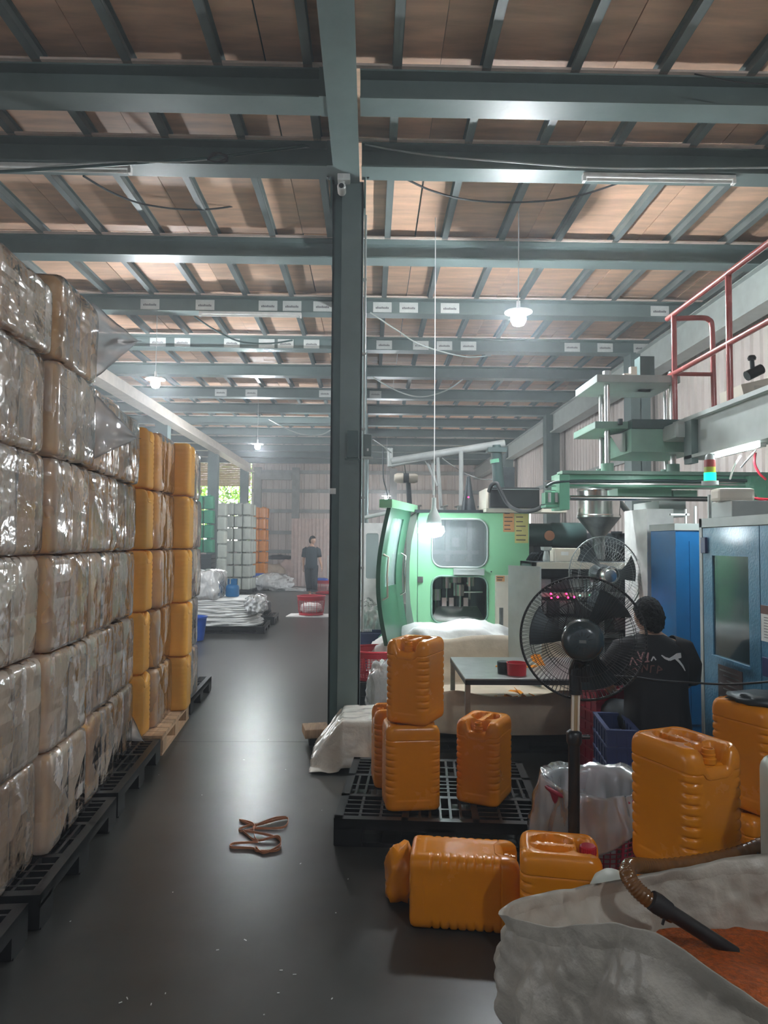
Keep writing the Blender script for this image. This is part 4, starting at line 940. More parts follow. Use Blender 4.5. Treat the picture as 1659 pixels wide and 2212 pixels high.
m = MB().b2(P2(906, 0)[0], x1_, MY+.04, MY+.06, zt-.02, zt).b2(x1_-.02, x1_, MY+.04, 9.3, .25, zt).b2(P2(906, 0)[0], x1_, 9.28, 9.3, .2, zt).b2(P2(906, 0)[0], P2(906, 0)[0]+.02, MY+.04, 9.3, .2, zt).b2(P2(906, 0)[0], x1_, MY+.04, 9.3, zt-.02, zt-.001)
m.build('housing', 'mach_green', t)
m = MB().b2(P2(906, 0)[0]-.02, x1_+.01, MY-.02, 9.3, zt, zt+.03); m.build('roof_plate', 'dark_metal', t)
# rubber window seals
for loop, nm in ((up, 0), (lw, 1)):
    c = Vector((sum(p[0] for p in loop)/len(loop), 0, sum(p[1] for p in loop)/len(loop)))
    MB().tube([Vector((x, MY-.004, z)) for x, z in loop], .010, 6, closed=True).build('window_seal', 'grey_paint' if nm == 0 else 'mach_green', t, 180)
ua, ub = P2(931, 1227), P2(1055, 1120); MB().b2(ua[0], ub[0], MY+.02, MY+.026, ua[1], ub[1]).build('upper_pane', 'glass', t)
# panel seam and hinges
MB().b2(P2(908, 0)[0]-.002, P2(908, 0)[0]+.002, MY-.002, MY+.01, .26, zt-.02).build('panel_seam', 'dark_metal', t)
for py in (1146, 1252, 1358):
    h = A(908, py, MY-.01); m = MB().box(h, (.055, .012, .06))
    for a in (-.017, .017):
        for b in (-.018, .018): m.cyl(h+Vector((a, 0, b)), h+Vector((a, -.01, b)), .006, 8)
    m.build('hinge', 'metal_dull' if py != 1146 else 'cream', t)
# interior seen through the lower window
m = MB()
xi0, zi0 = P2(936, 1340); xi1, zi1 = P2(1050, 1250)
m.b2(xi0-.05, xi1+.1, 7.9, 7.92, .5, 1.9)
for k, (fx, w_, z0, z1, dy) in enumerate(((.12, .05, .75, 1.30, .25), (.27, .05, .70, 1.22, .3), (.40, .09, .62, 1.30, .45), (.55, .05, .80, 1.3, .25), (.68, .10, .66, 1.30, .5), (.84, .06, .75, 1.30, .3))):
    x = xi0+(xi1-xi0)*fx; m.b2(x-w_/2, x+w_/2, MY+dy, MY+dy+.08, z0, z1)
m.build('inner_frame', 'steel_dark', t)
m = MB()
for fx, z, r, dy in ((.30, 1.18, .055, .22), (.45, 1.24, .07, .2), (.55, 1.10, .045, .2), (.10, 1.05, .06, .25), (.75, 1.2, .05, .25)):
    x = xi0+(xi1-xi0)*fx; m.cyl((x, MY+dy, z-.06), (x, MY+dy, z+.06), r, 16); m.cyl((x, MY+dy, z-.2), (x, MY+dy, z), r*.3, 8)
for fx in (.2, .34, .62): x = xi0+(xi1-xi0)*fx; m.b2(x, x+.05, MY+.2, MY+.24, .85, 1.02)
m.cyl((xi0, MY+.2, .80), (xi0+.35, MY+.2, .80), .014, 8).cyl((xi1-.2, MY+.22, 1.08), (xi1, MY+.22, 1.08), .012, 8)
m.build('mould_parts', 'metal', t)
m = MB().add([(xi0-.02, MY+.05, .80), (xi1, MY+.05, .80), (xi1-.06, MY+.20, .93), (xi0+.06, MY+.20, .93), (xi0-.02, MY+.05, .78), (xi1, MY+.05, .78), (xi1-.06, MY+.20, .91), (xi0+.06, MY+.20, .91)], [(0, 1, 2, 3), (7, 6, 5, 4), (0, 4, 5, 1), (1, 5, 6, 2), (2, 6, 7, 3), (3, 7, 4, 0)])
m.build('drop_tray', 'metal', t)
a, b = P2(979, 1242), P2(1045, 1228); MB().b2(a[0], b[0], MY-.05, MY+.0, a[1], b[1], bev=.006).b2(a[0]+.0, b[0], MY-.055, MY-.05, a[1]+.05, b[1]-.0).build('light_bar', 'grey_paint', t)
for px in (1008, 980, 1027, 1065):
    p = A(px, 1357 if px > 1000 else 1353, MY-.004); MB().cyl(p, p+Vector((0, -.012, 0)), .008, 8).build('bolt', 'dark_metal', t)
p = A(1061, 1235, MY-.004); MB().cyl(p, p+Vector((0, -.012, 0)), .007, 8).build('bolt', 'dark_metal', t)
# machine contents behind the upper pane
m = MB()
for x in (.18, .42): m.b2(ua[0]+x, ua[0]+x+.05, 7.5, 7.56, 1.4, zt-.04)
m.b2(ua[0]+.05, ub[0]-.05, 7.5, 7.56, 1.48, 1.52).b2(ua[0]+.25, ua[0]+.33, 7.48, 7.5, 1.56, 1.66); m.build('carriage', 'metal_dull', t)
# sheets of paper stuck on the panel
def sheet(name, mat, x0, y0, x1, y1, Y, par, lines=0, ink='ink'):
    a, b = P2(x0, y1, Y), P2(x1, y0, Y); o = MB().b2(a[0], b[0], Y-.003, Y, a[1], b[1]).build(name, mat, par)
    if lines:
        m = MB(); W = b[0]-a[0]; H = b[1]-a[1]; rnd = random.Random(int(x0))
        for k in range(lines):
            z = b[1]-H*(k+.7)/(lines+.4); m.b2(a[0]+W*.1, a[0]+W*rnd.uniform(.5, .9), Y-.0045, Y-.002, z-.006, z+.004)
        m.build('lettering', ink, o)
    return o
sheet('orange_notice', 'paper_or', 1087, 1103, 1111, 1149, MY-.002, t, 5, 'sign_brown'); sheet('yellow_notice', 'paper_ye', 1112, 1110, 1141, 1173, MY-.002, t, 6, 'sign_brown')
# open curved door on the left
t = thing('machine_door', 'open dark green door with window and handle, left of the mint panel', 'door', (.3, 6.8, .6)); 
H0, H1 = Vector((.40, MY-.05, 0)), Vector((.165, 6.35, 0)); zl, zh = .66, 1.92
u = (H1-H0); n = Vector((-u.y, u.x, 0)).normalized(); n = n if n.x < 0 else -n
def dpt(a, f, o=0): bow = .16*math.sin(math.pi*min(1, max(0, f*.95+.05)))-.04; return H0+u*a+n*(o)+Vector((0, 0, zl+(zh-zl)*f))+Vector((-.6, -.25, 0))*bow
def dpatch(a0, a1, f0, f1, o0, o1, k=14):
    m = MB()
    for i in range(k+1):
        f = f0+(f1-f0)*i/k; m.v += [dpt(a0, f, o0), dpt(a1, f, o0), dpt(a1, f, o1), dpt(a0, f, o1)]
    for i in range(k):
        for j in range(4): m.f.append((i*4+j, i*4+(j+1) % 4, i*4+4+(j+1) % 4, i*4+4+j))
    m.f += [(0, 3, 2, 1), (k*4, k*4+1, k*4+2, k*4+3)]; return m
m = dpatch(0, .30, 0, 1, 0, .04); m2 = dpatch(.80, 1, 0, 1, 0, .04); m.add(m2.v, m2.f)
for f0, f1 in ((0, .42), (.93, 1)): q = dpatch(.30, .80, f0, f1, 0, .04); m.add(q.v, q.f)
m.build('door_panel', 'dgreen', t, 40)
dpatch(.30, .80, .42, .93, .015, .022).build('door_pane', 'glass_pale', t, 40)
for a, mt in ((.12, 'metal'), (.93, 'cream')):
    for o in (-.05,):
        MB().tube([dpt(a, .33, 0), dpt(a, .35, o), dpt(a, .5, o), dpt(a, .64, o), dpt(a, .66, 0)], .010, 8).build('handle', mt, t, 60)
q = dpatch(-.25, 1.05, 1.0, 1.06, -.02, .10, 2); q.build('door_hood', 'mint', t)
# pale cabinet machine behind the column
t = thing('pale_machine', 'pale grey machine with tall panes seen behind the open green door', 'machine', (.25, 10.2, 0))
a, b = P2(780, 1300, 9.7), P2(850, 1130, 9.7)
MB().plate([(a[0]-.1, 0), (b[0]+.3, 0), (b[0]+.3, b[1]), (a[0]-.1, b[1])], [rr(790, 1152, 818, 1250, .03, 3, 9.7)], 9.7, .04).build('front_panel', 'white', t)
MB().b2(a[0]-.1, b[0]+.3, 9.9, 10.5, 0, b[1]).build('housing', 'white', t)
c, d_ = P2(789, 1252, 9.7), P2(820, 1150, 9.7); MB().b2(c[0], d_[0], 9.72, 9.73, c[1], d_[1]).build('pane', 'glass_pale', t)
MB().b2(a[0]-.08, b[0]+.28, 9.66, 9.7, .72, .76).build('ledge', 'white', t)
# cream cabinet to the right of the mint panel
t = thing('cream_cabinet', 'cream cabinet door with small orange label, right of the mint panel', 'cabinet', (1.45, 7.4, 0))
a, b = P2(1071, 1440, 7.15), P2(1119, 1243, 7.15)
MB().b2(a[0], b[0]+.12, 7.17, 7.8, .02, b[1]).build('cabinet_body', 'cream', t); MB().b2(a[0]+.004, b[0]-.004, 7.15, 7.17, .04, b[1]-.004, bev=.003).build('door', 'cream', t)
p = A(1083, 1333, 7.14); m = MB().b2(p.x-.02, p.x+.02, 7.143, 7.15, p.z-.095, p.z+.095).b2(p.x-.008, p.x+.008, 7.13, 7.15, p.z-.05, p.z+.06); m.build('latch', 'metal_dull', t)
sheet('orange_label', 'paper_or', 1072, 1244, 1090, 1256, 7.148, t, 2, 'sign_brown')
# control rack with modules and indicator lights
RY = 6.35
t = thing('control_rack', 'grey electrical rack with dark modules and red lights behind the fan', 'rack', (2.0, 6.6, 0))
a, b = P2(1150, 1440, RY), P2(1392, 1216, RY); X0, X1, ZT = a[0], b[0], b[1]
fm = MB().b2(X0, X1, RY, RY+.04, ZT-.06, ZT).b2(X0, X0+.04, RY, RY+.04, .05, ZT).b2(X1-.04, X1, RY, RY+.04, .05, ZT).b2(X0, X1, RY, RY+.5, .0, .06); fm.build('frame', 'cream', t)
MB().b2(X0, X1, RY+.46, RY+.5, 0, ZT).b2(X0, X0+.015, RY+.04, RY+.5, .05, ZT).b2(X1-.015, X1, RY+.04, RY+.5, .05, ZT).b2(X0, X1, RY+.04, RY+.5, ZT-.02, ZT).build('enclosure', 'dark_metal', t)
rnd = random.Random(11); zz = ZT-.16
for row, hgt in enumerate((.10, .05, .13, .12, .05, .13)):
    x = X0+.07
    while x < X1-.12:
        w_ = rnd.choice((.06, .09, .12, .2)) if row not in (1, 4) else X1-X0-.14
        w_ = min(w_, X1-.07-x)
        MB().b2(x, x+w_-.008, RY+.30+rnd.uniform(-.03, .05), RY+.45, zz-hgt, zz-.01, bev=.004).build('module', rnd.choice(('dark_metal', 'dark_metal', 'steel_dark', 'metal_dull')) if row not in (1, 4) else 'grey_paint', t); x += w_
    zz -= hgt+.03
for k in range(7): MB().tube(smooth_path([(X0+.1+k*.12, RY+.3, ZT-.2-.05*k), (X0+.15+k*.12, RY+.2, ZT-.45), (X0+.12+k*.1, RY+.28, ZT-.75)], 5), .006, 5).build('wire', 'black_matte', t)
for px, py in ((1190, 1283), (1191, 1291), (1205, 1290), (1223, 1283), (1227, 1291), (1240, 1290), (1162, 1300), (1347, 1326)):
    p = A(px, py, RY+.22); MB().lathe([(.001, -.008), (.010, -.004), (.010, .006), (.001, .008)], p, 8, 'Y').build('red_light', 'led_red', t)
for px, py in ((1253, 1286), (1274, 1286)): p = A(px, py, RY+.22); MB().lathe([(.001, -.006), (.006, -.003), (.006, .006)], p, 8, 'Y').build('green_light', 'led_green', t)
m = MB().box((X0-.10, RY-.13, ZT/2+.02), (.02, .36, ZT-.1), R(38)); m.build('open_door', 'grey_paint', t)
for z in (.6, .9, 1.2): MB().box((X0-.07, RY-.12, z), (.012, .20, .012), R(38)).build('door_rib', 'cream', t)
# things on top of the rack
p = A(1220, 1204, 6.6); t = thing('junction_box', 'pale box with a label on top of the control rack', 'box', p)
MB().box((p.x, 6.6, ZT+.065), (.24, .2, .13), bev=.008).build('box_body', 'cream', t); MB().box((p.x-.03, 6.495, ZT+.08), (.07, .004, .035)).build('label_plate', 'white', t)
p = A(1180, 1212, 6.55); tag(MB().lathe([(.03, 0), (.035, .02), (.02, .1), (.05, .11), (.055, .14), (.001, .14)], (p.x, 6.55, ZT), 14).build('funnel_cup', 'grey_paint'), 'small grey cup standing left of the box on the rack', 'cup')
m = MB(); rnd = random.Random(4)
for k in range(14): x = X0+.02+rnd.random()*.3; m.tube(smooth_path([(x, 6.75, ZT+.01), (x+.04, 6.7, ZT+.08), (x+.08, 6.78, ZT+.02)], 4), .008, 5)
tag(m.build('hose_tangle', 'dark_metal'), 'tangle of short dark hoses lying on the rack top', 'hose')
# extruder: motor, barrel and hopper
t = thing('extruder', 'dark extruder barrel with motors behind the control rack', 'machine', (2.2, 7.6, 0))
m = MB(); p = A(1145, 1178, 7.6); q = A(1390, 1180, 7.6)
m.cyl((p.x, 7.6, 1.55), (q.x+.2, 7.6, 1.55), .17, 24); m.b2(p.x+.1, q.x, 7.35, 7.85, .0, 1.4); m.build('barrel', 'dark_metal', t, 40)
m = MB()
for px, r in ((1165, .12), (1200, .10), (1222, .13)): c = A(px, 1155, 7.4); m.lathe([(r*.8, -.2), (r, -.15), (r, .15), (r*.7, .2)], c, 20, 'X')
m.build('motor', 'steel_dark', t, 40)
c = A(1187, 1157, 7.25); MB().lathe([(.001, -.02), (.05, -.02), (.055, 0)], c, 18, 'Y').build('motor_cap', 'strap', t, 40)
for px, py in ((1332, 1158), (1356, 1162)): c = A(px, py, 7.5); MB().lathe([(.03, -.08), (.04, .0), (.06, .03), (.06, .05), (.001, .05)], c, 14).build('vent_cap', 'dark_metal', t)
c = A(1293, 1100, 6.95); t = thing('hopper', 'shiny steel hopper with a cone under the green gantry', 'hopper', c)
z_ = lambda py, Y: at(1293, py, Y).z
MB().lathe([(.208, z_(1057, 6.95)), (.215, z_(1060, 6.95)), (.207, z_(1064, 6.95)), (.207, z_(1112, 6.95)), (.215, z_(1114, 6.95)), (.215, z_(1118, 6.95))], (c.x, 6.95, 0), 32).build('drum', 'metal', t, 40)
MB().lathe([(.215, z_(1118, 6.95)), (.205, z_(1120, 6.95)), (.06, z_(1160, 6.95)), (.06, 1.45)], (c.x, 6.95, 0), 32).build('cone', 'metal_dull', t, 40)
MB().lathe([(.05, z_(1040, 6.95)), (.05, z_(1056, 6.95)), (.16, z_(1057, 6.95)), (.205, z_(1058, 6.95))], (c.x, 6.95, 0), 24).build('lid', 'metal_dull', t, 40)
a, b = A(1335, 1080, 7.0), A(1400, 1160, 7.0); tag(MB().cyl(a, b, .03, 12).build('feed_pipe', 'metal_dull', None, 60), 'slanting steel feed pipe right of the hopper', 'pipe')
# second fan beyond, facing the viewer's right
def fan_guard(parent, c, r, ax, nsp=72, depth=.11, wire=.0013, rings=(1, .83, .6), mat='black_matte', label=None):
    ax = Vector(ax).normalized(); u = ax.orthogonal().normalized(); 
    u = (Vector((0, 0, 1))-ax*ax.z).normalized(); q = ax.cross(u); c = Vector(c)
    cp = lambda rad, off, a: c+ax*off+(u*math.cos(a)+q*math.sin(a))*rad
    MB().tube([cp(r, 0, 2*math.pi*k/64) for k in range(64)], .0055, 6, closed=True).build('guard_ring', mat, parent, 180)
    for nm, sg in (('rear_guard', -1), ('front_guard', 1)):
        m = MB()
        for k in range(nsp):
            a = 2*math.pi*k/nsp
            m.tube([cp(r, 0, a), cp(r*.97, sg*depth*.45, a), cp(r*.80, sg*depth*.85, a+.03), cp(r*.5, sg*depth, a+.08), cp(r*.2, sg*depth*1.02, a+.12)], wire, 4, cap=False)
        for f in rings[1:]: m.tube([cp(r*f, sg*depth*(.8 if f > .7 else .96), 2*math.pi*k/48) for k in range(48)], wire*1.4, 4, closed=True)
        m.tube([cp(r*.2, sg*depth*1.02, 2*math.pi*k/24) for k in range(24)], .004, 5, closed=True)
        m.build(nm, mat, parent)
    return u, q, cp
def blades(parent, c, r, ax, mat, off=0, n=3):
    ax = Vector(ax).normalized(); u = (Vector((0, 0, 1))-ax*ax.z).normalized(); q = ax.cross(u); c = Vector(c)
    for k in range(n):
        m = MB(); a0 = 2*math.pi*k/n+.5; NU, NV = 7, 6; vs = []
        for s in (0, .003):
            for i in range(NU):
                for j in range(NV):
                    rad = r*(.16+.76*i/(NU-1)); wd = .35+.45*i/(NU-1); a = a0+wd*(j/(NV-1)-.5)+.25*i/(NU-1)
                    vs.append(c+(u*math.cos(a)+q*math.sin(a))*rad+ax*(off+.05*(j/(NV-1)-.5)+s))
        fs = []
        for i in range(NU-1):
            for j in range(NV-1):
                a = i*NV+j; fs.append((a, a+1, a+NV+1, a+NV)); b = a+NU*NV; fs.append((b, b+NV, b+NV+1, b+1))
        m.add(vs, fs).build('blade', mat, parent, 180)
fc = A(1308, 1243, 5.75); t = thing('pedestal_fan', 'further fan with a silver hub before the electrical rack', 'fan', (fc.x, 5.8, 0))
fan_guard(t, fc, .325, (.18, -1, .12), 60, .10, .0010, mat='metal_dull'); blades(t, fc, .31, (.18, -1, .12), 'dark_metal')
MB().lathe([(.001, -.13), (.05, -.125), (.065, -.10), (.065, -.02), (.05, 0)], fc, 18, 'Y').build('hub', 'metal', t, 40)
MB().lathe([(.07, .02), (.09, .06), (.09, .18), (.05, .22)], fc, 18, 'Y').build('motor', 'dark_metal', t, 40)
MB().cyl((fc.x, fc.y+.1, 0.02), (fc.x, fc.y+.1, fc.z), .02, 10).build('pole', 'metal_dull', t); MB().lathe([(.22, 0), (.22, .02), (.05, .04), (.001, .05)], (fc.x, fc.y+.1, 0), 24).build('base', 'black', t)
# small items over the mint machine: dark duct box, boom, posts, hoist
t = thing('dark_duct_box', 'black rectangular box above the right end of the mint machine', 'box', (1.4, 6.9, 2))
a, b = P2(1058, 1097, 6.9), P2(1166, 1053, 6.9); MB().b2(a[0], b[0], 6.9, 7.5, a[1], b[1], bev=.01).build('box_body', 'black', t); MB().b2(a[0]+.02, b[0]-.01, 6.89, 6.9, b[1]-.025, b[1]-.018).build('edge_strip', 'metal_dull', t)
MB().b2(a[0]-.03, a[0], 6.95, 7.4, a[1], b[1]-.01).build('end_plate', 'cream', t)
MB().b2(a[0]-.02, b[0]+.3, 7.0, 7.4, a[1]-.035, a[1]).build('support', 'cream', t)
cable([A(1056, 1062, 6.85), A(1062, 1048, 6.8), A(1073, 1044, 6.78), A(1080, 1058, 6.75), A(1098, 1090, 6.7), A(1125, 1104, 6.5), A(1158, 1101, 6.3), A(1180, 1085, 6.1), A(1197, 1066, 5.9), A(1210, 1050, 5.7)], .020, 'black_matte', 'thick black hose looping under the black box to the green gantry', 'thick_hose')
t = thing('boom', 'grey swing boom with braces and hooks above the mint machine', 'boom', (.6, 9, 2))
m = MB().cyl(A(845, 997, 8.8), A(1090, 958, 8.8), .05, 14).cyl(A(845, 1005, 8.8), A(950, 985, 8.8), .028, 12).cyl(A(843, 968, 8.8), A(843, 1008, 8.8), .035, 10)
m.build('boom_pipe', 'girt', t, 60)
for a, b, r in ((A(945, 985, 8.8), A(953, 1105, 8.8), .025), (A(996, 975, 8.6), A(996, 1100, 8.6), .028), (A(916, 985, 8.9), A(946, 1050, 8.8), .018), (A(934, 990, 8.9), A(938, 1070, 8.9), .022)):
    MB().cyl(a, b, r, 10).build('strut', 'girt', t, 60)
t = thing('duct_pipe', 'upright dark duct with a green band, behind the black box', 'pipe', (1.5, 8.8, 2))
MB().cyl(A(1071, 962, 8.8), A(1078, 1058, 8.8), .07, 18).b2(A(1052, 965, 8.8).x, A(1092, 965, 8.8).x, 8.7, 8.9, A(0, 968, 8.8).z, A(0, 958, 8.8).z).build('duct', 'steel_dark', t, 60)
MB().cyl(A(1071, 992, 8.8), A(1072, 1000, 8.8), .074, 18).build('green_band', 'gantry', t, 60)
MB().b2(A(1085, 1000, 9).x, A(1110, 1000, 9).x, 8.95, 9.1, A(0, 1055, 9).z, A(0, 1000, 9).z).build('control_box', 'dark_metal', t)
t = thing('hoist', 'small cream hoist motor hanging from the boom', 'hoist', A(877, 1033, 9.5))
c = A(877, 1033, 9.5); MB().lathe([(.05, -.16), (.07, -.12), (.07, -.04), (.05, -.03), (.05, .03), (.07, .04), (.07, .12), (.05, .16)], c, 16, 'X').build('motor', 'cream', t, 40)
MB().box(c, (.07, .16, .12)).build('gearbox', 'dark_metal', t); MB().cyl(c+Vector((0, 0, .05)), A(873, 1000, 9.4), .008, 6).build('chain', 'metal_dull', t)
MB().cyl(c+Vector((.03, 0, -.05)), c+Vector((.05, 0, -.36)), .035, 8).build('hook_block', 'dark_metal', t)
cable([A(828, 962, 8.6), A(828, 1030, 8.6), A(835, 1060, 8.6), A(842, 1105, 8.6)], .007, 'dark_metal', 'thin chain hanging at the left end of the boom', 'hanging_chain', 4)
cable([A(955, 990, 8.8), A(1000, 1020, 8.8), A(1040, 1035, 8.8), A(1070, 1035, 8.8)], .006, 'girt', 'thin pale cable from the boom to the upright duct')
cable([A(806, 950, 7.8), A(830, 966, 8.2), A(845, 978, 8.6)], .008, 'girt', 'thin cable between the column switch box and the boom')
tag(MB().cyl(A(788, 1118, 8.0), A(840, 1107, 8.0), .022, 10).build('slanting_pipe', 'grey_paint', None, 60), 'pale pipe slanting up behind the open green door', 'pipe')
t = thing('red_eyed_sensor', 'dark sensor post with one tiny red light on the mint machine', 'sensor', A(1010, 1100, 8))
MB().lathe([(.09, -.1), (.07, .0), (.05, .1), (.02, .3)], A(1012, 1085, 8), 12).build('sensor_body', 'dark_metal', t, 60); MB().lathe([(.001, -.01), (.012, 0), (.001, .01)], A(1012, 1074, 7.85), 8).build('red_light', 'led_red', t)
m = MB(); rnd = random.Random(8)
for k, px in enumerate((848, 901, 903, 960, 991, 994, 1040, 1050)):
    p = A(px, 1103, 8.0); m.cyl(p-Vector((0, 0, .02)), p+Vector((0, 0, .05)), .022, 8); m.cyl(p+Vector((-.05, 0, .04)), p+Vector((.04, 0, .06)), .010, 6)
tag(m.build('roof_fittings', 'metal_dull'), 'row of small metal fittings along the mint machine roof', 'fitting', kind='stuff')

# ================================================================ blue machine, gantry, press
BX = 2.10
def bp(px, py):                         # a pixel on the blue machine's aisle face
    d = ray(px, py); return CAM+d*(BX/d.x)
t = thing('blue_machine', 'blue hammered steel machine with a dark window at the right edge', 'machine', (2.7, 3.6, 0))
Y0, Y1, ZT = 2.3, bp(1512, 1300).y, 1.765
m = MB().b2(BX, BX+.03, Y1-.035, Y1, 0, ZT).b2(BX, BX+.03, Y0, Y1, ZT-.055, ZT).b2(BX, BX+1.1, Y1-.03, Y1, ZT-.055, ZT).b2(BX, BX+.03, Y0, Y1, 0, .08); m.build('frame', 'grey_paint', t)
wy0, wy1 = bp(1616, 1300).y, bp(1538, 1300).y; wz0, wz1 = .93, 1.535
def yz(outer, holes, x, th, mt, nm, par=t):
    m = MB().plate(outer, holes, 0, th); m.v = [Vector((x+v.y, v.x, v.z)) for v in m.v]; return m.build(nm, mt, par)
dy0 = bp(1641, 1300).y
yz([(dy0+.004, .09), (Y1-.04, .09), (Y1-.04, ZT-.06), (dy0+.004, ZT-.06)], [[(wy0, wz0), (wy1, wz0), (wy1, wz1), (wy0, wz1)]], BX+.004, .02, 'blue', 'door_panel')
yz([(Y0, .09), (dy0-.004, .09), (dy0-.004, ZT-.06), (Y0, ZT-.06)], [], BX+.004, .02, 'blue', 'side_panel')
MB().b2(BX-.006, BX+.004, wy0-.01, wy1+.01, wz0-.02, wz0).build('window_sill', 'blue', t)
MB().b2(BX+.012, BX+.018, wy0, wy1, wz0, wz1).build('window_pane', 'glass_dark', t)
MB().b2(BX+.6, BX+.62, Y0, Y1, .1, ZT-.06).b2(BX+.03, BX+1.1, Y1-.02, Y1-.005, .0, ZT-.06).b2(BX+.03, BX+1.1, Y0, Y1, ZT-.08, ZT-.002).build('inner_shell', 'dark_metal', t)
MB().b2(BX+.18, BX+.5, wy0-.3, wy1-.10, .98, 1.33, bev=.02).build('inner_tank', 'metal_dull', t); o = lump('inner_red_part', 'red', t, (BX+.16, wy1-.18, .96), (.1, .22, .12), .2, 2, 2, 3)
p = bp(1522, 1178); MB().b2(BX-.012, BX+.004, p.y-.03, p.y+.03, p.z-.05, p.z+.05, bev=.003).build('hinge', 'navy', t)
p = bp(1658, 1441); MB().b2(BX-.012, BX+.004, p.y-.03, p.y+.03, p.z-.05, p.z+.05, bev=.003).build('latch', 'navy', t)
a, b = bp(1551, 1421), bp(1604, 1500); s = MB().b2(BX-.001, BX+.003, b.y, a.y, .68, .885).build('warning_plate', 'sign_brown', t)
m = MB()
for k in range(7): z = .86-.026*k; m.b2(BX-.002, BX, b.y+.03, a.y-.02-.04*(k % 3), z-.008, z)
m.build('lettering', 'metal_dull', s)
a = bp(1644, 1340); s = MB().b2(BX-.001, BX+.003, a.y-.32, a.y, 1.09, 1.28).build('data_label', 'paper', t)
MB().b2(BX-.002, BX, a.y-.32, a.y, 1.235, 1.28).build('label_band', 'print_b', s)
m = MB()
for k in range(8): m.b2(BX-.002, BX, a.y-.29, a.y-.03, 1.215-.015*k, 1.219-.015*k)
m.build('lettering', 'ink', s)
# bright blue door behind, and the white louvred panel
t = thing('louvred_cabinet', 'tall white cabinet panel with rows of vent slots behind the worker', 'cabinet', (2.3, 5.6, 0))
a, b = P2(1399, 1300, 5.6), P2(1455, 1099, 5.6); MB().b2(a[0], b[0], 5.6, 6.1, 0, b[1], bev=.004).build('cabinet_body', 'white', t)
m = MB()
for r_ in range(9):
    for k in range(12):
        p = A(1408+3.0*k, 1186+17.6*r_, 5.598); m.b2(p.x-.0022, p.x+.0022, 5.594, 5.601, p.z-.018, p.z+.018)
o = m.build('vent_slots', 'dark_metal', t)
m = MB(); a, b = A(1400, 1095, 5.7), A(1450, 1130, 5.7); m.b2(a.x+.07, b.x+.1, 5.65, 6.2, b.z+.05, a.z+.05); m.build('top_cowl', 'grey_paint', t)
t = thing('bright_blue_door', 'bright blue cabinet door between the white panel and the blue machine', 'door', (2.3, 5.0, 0))
a, b = P2(1462, 1420, 5.05), P2(1530, 1146, 5.05); MB().b2(a[0], b[0], 5.05, 5.5, 0, b[1], bev=.004).build('door_leaf', 'bright_blue', t); MB().b2(a[0]-.01, b[0], 5.04, 5.5, b[1], b[1]+.05).build('top_rail', 'grey_paint', t)
MB().b2(a[0]+.10, a[0]+.17, 5.042, 5.05, .3, b[1]-.08).build('door_rib', 'bright_blue', t)
MB().b2(a[0]+.09, a[0]+.10, 5.08, 5.1, b[1]+.05, b[1]+.16).b2(a[0]-.02, a[0]+.12, 5.08, 5.1, b[1]+.11, b[1]+.125).b2(a[0]+.16, a[0]+.175, 5.08, 5.1, b[1]+.05, b[1]+.18).build('bracket', 'white', t)
# gantry
GY = 5.45
t = thing('gantry', 'long green gantry beam with rail and slide bar over the machines', 'gantry', (2.3, GY, 2))
a, b = P2(1205, 1038, GY), P2(1700, 1022, GY); zt_ = A(1400, 1025, GY).z; zb_ = A(1400, 1052, GY).z
MB().b2(a[0], b[0]+.3, GY, GY+.2, zb_, zt_, bev=.004).build('beam', 'gantry', t)
for f, mt in ((.22, 'metal'), (.42, 'metal')): MB().b2(a[0]+.05, b[0]+.3, GY-.02, GY, zb_+(zt_-zb_)*(f-.06), zb_+(zt_-zb_)*(f+.06)).build('rail_strip', mt, t)
MB().b2(a[0]+.02, b[0]+.3, GY-.06, GY+.1, zt_-.006, zt_+.02).build('beam_cap', 'mach_green', t)
MB().tube(smooth_path([A(1180, 1052, GY-.1), A(1200, 1042, GY-.05), A(1260, 1039, GY-.04), A(1340, 1040, GY-.04), A(1440, 1038, GY-.04), A(1500, 1040, GY-.04), A(1560, 1037, GY-.04), A(1640, 1040, GY-.04)], 4), .012, 6).build('cable_run', 'steel_dark', t, 180)
zr = A(1400, 1077, GY).z; MB().cyl((P2(1226, 0, GY)[0], GY, zr), (P2(1530, 0, GY)[0], GY, zr), .020, 14).build('slide_bar', 'metal', t, 60)
a = A(1205, 1052, GY); MB().b2(a.x, a.x+.08, GY-.05, GY+.2, A(0, 1092, GY).z, zt_-.01, bev=.005).build('end_block', 'gantry', t)
m = MB(); p = A(1178, 1085, GY); m.b2(p.x, p.x+.12, GY, GY+.12, p.z-.01, p.z+.08).b2(p.x, p.x+.14, GY-.02, GY+.14, p.z-.04, p.z-.02); m.build('carriage', 'gantry', t)
for dx in (.03, .085): MB().cyl((p.x+dx, GY-.01, p.z-.0), (p.x+dx, GY-.01, p.z+.075), .012, 10).build('carriage_pin', 'white', t)
for k in range(3): q = A(1176, 1040+10*k, GY+.05); MB().cyl(q, q+Vector((.12, 0, .0)), .007, 6).build('guide_rod', 'metal', t)
c = A(1650, 1055, GY-.12); MB().lathe([(.10, -.04), (.10, .04), (.001, .04)], c, 24, 'Y').build('pulley', 'gantry', t, 40); MB().box(c, (.03, .10, .03)).b2(c.x-.09, c.x+.3, GY-.1, GY-.02, c.z-.12, c.z+.10).build('pulley_block', 'gantry', t)
m = MB()
for x0, y0, x1, y1 in ((1330, 1057, 1445, 1072), (1450, 1060, 1500, 1075)): a, b = A(x0, y1, GY+.3), A(x1, y0, GY+.3); m.b2(a.x, b.x, GY+.25, GY+.5, a.z, b.z)
m.build('under_plate', 'mach_green', t)
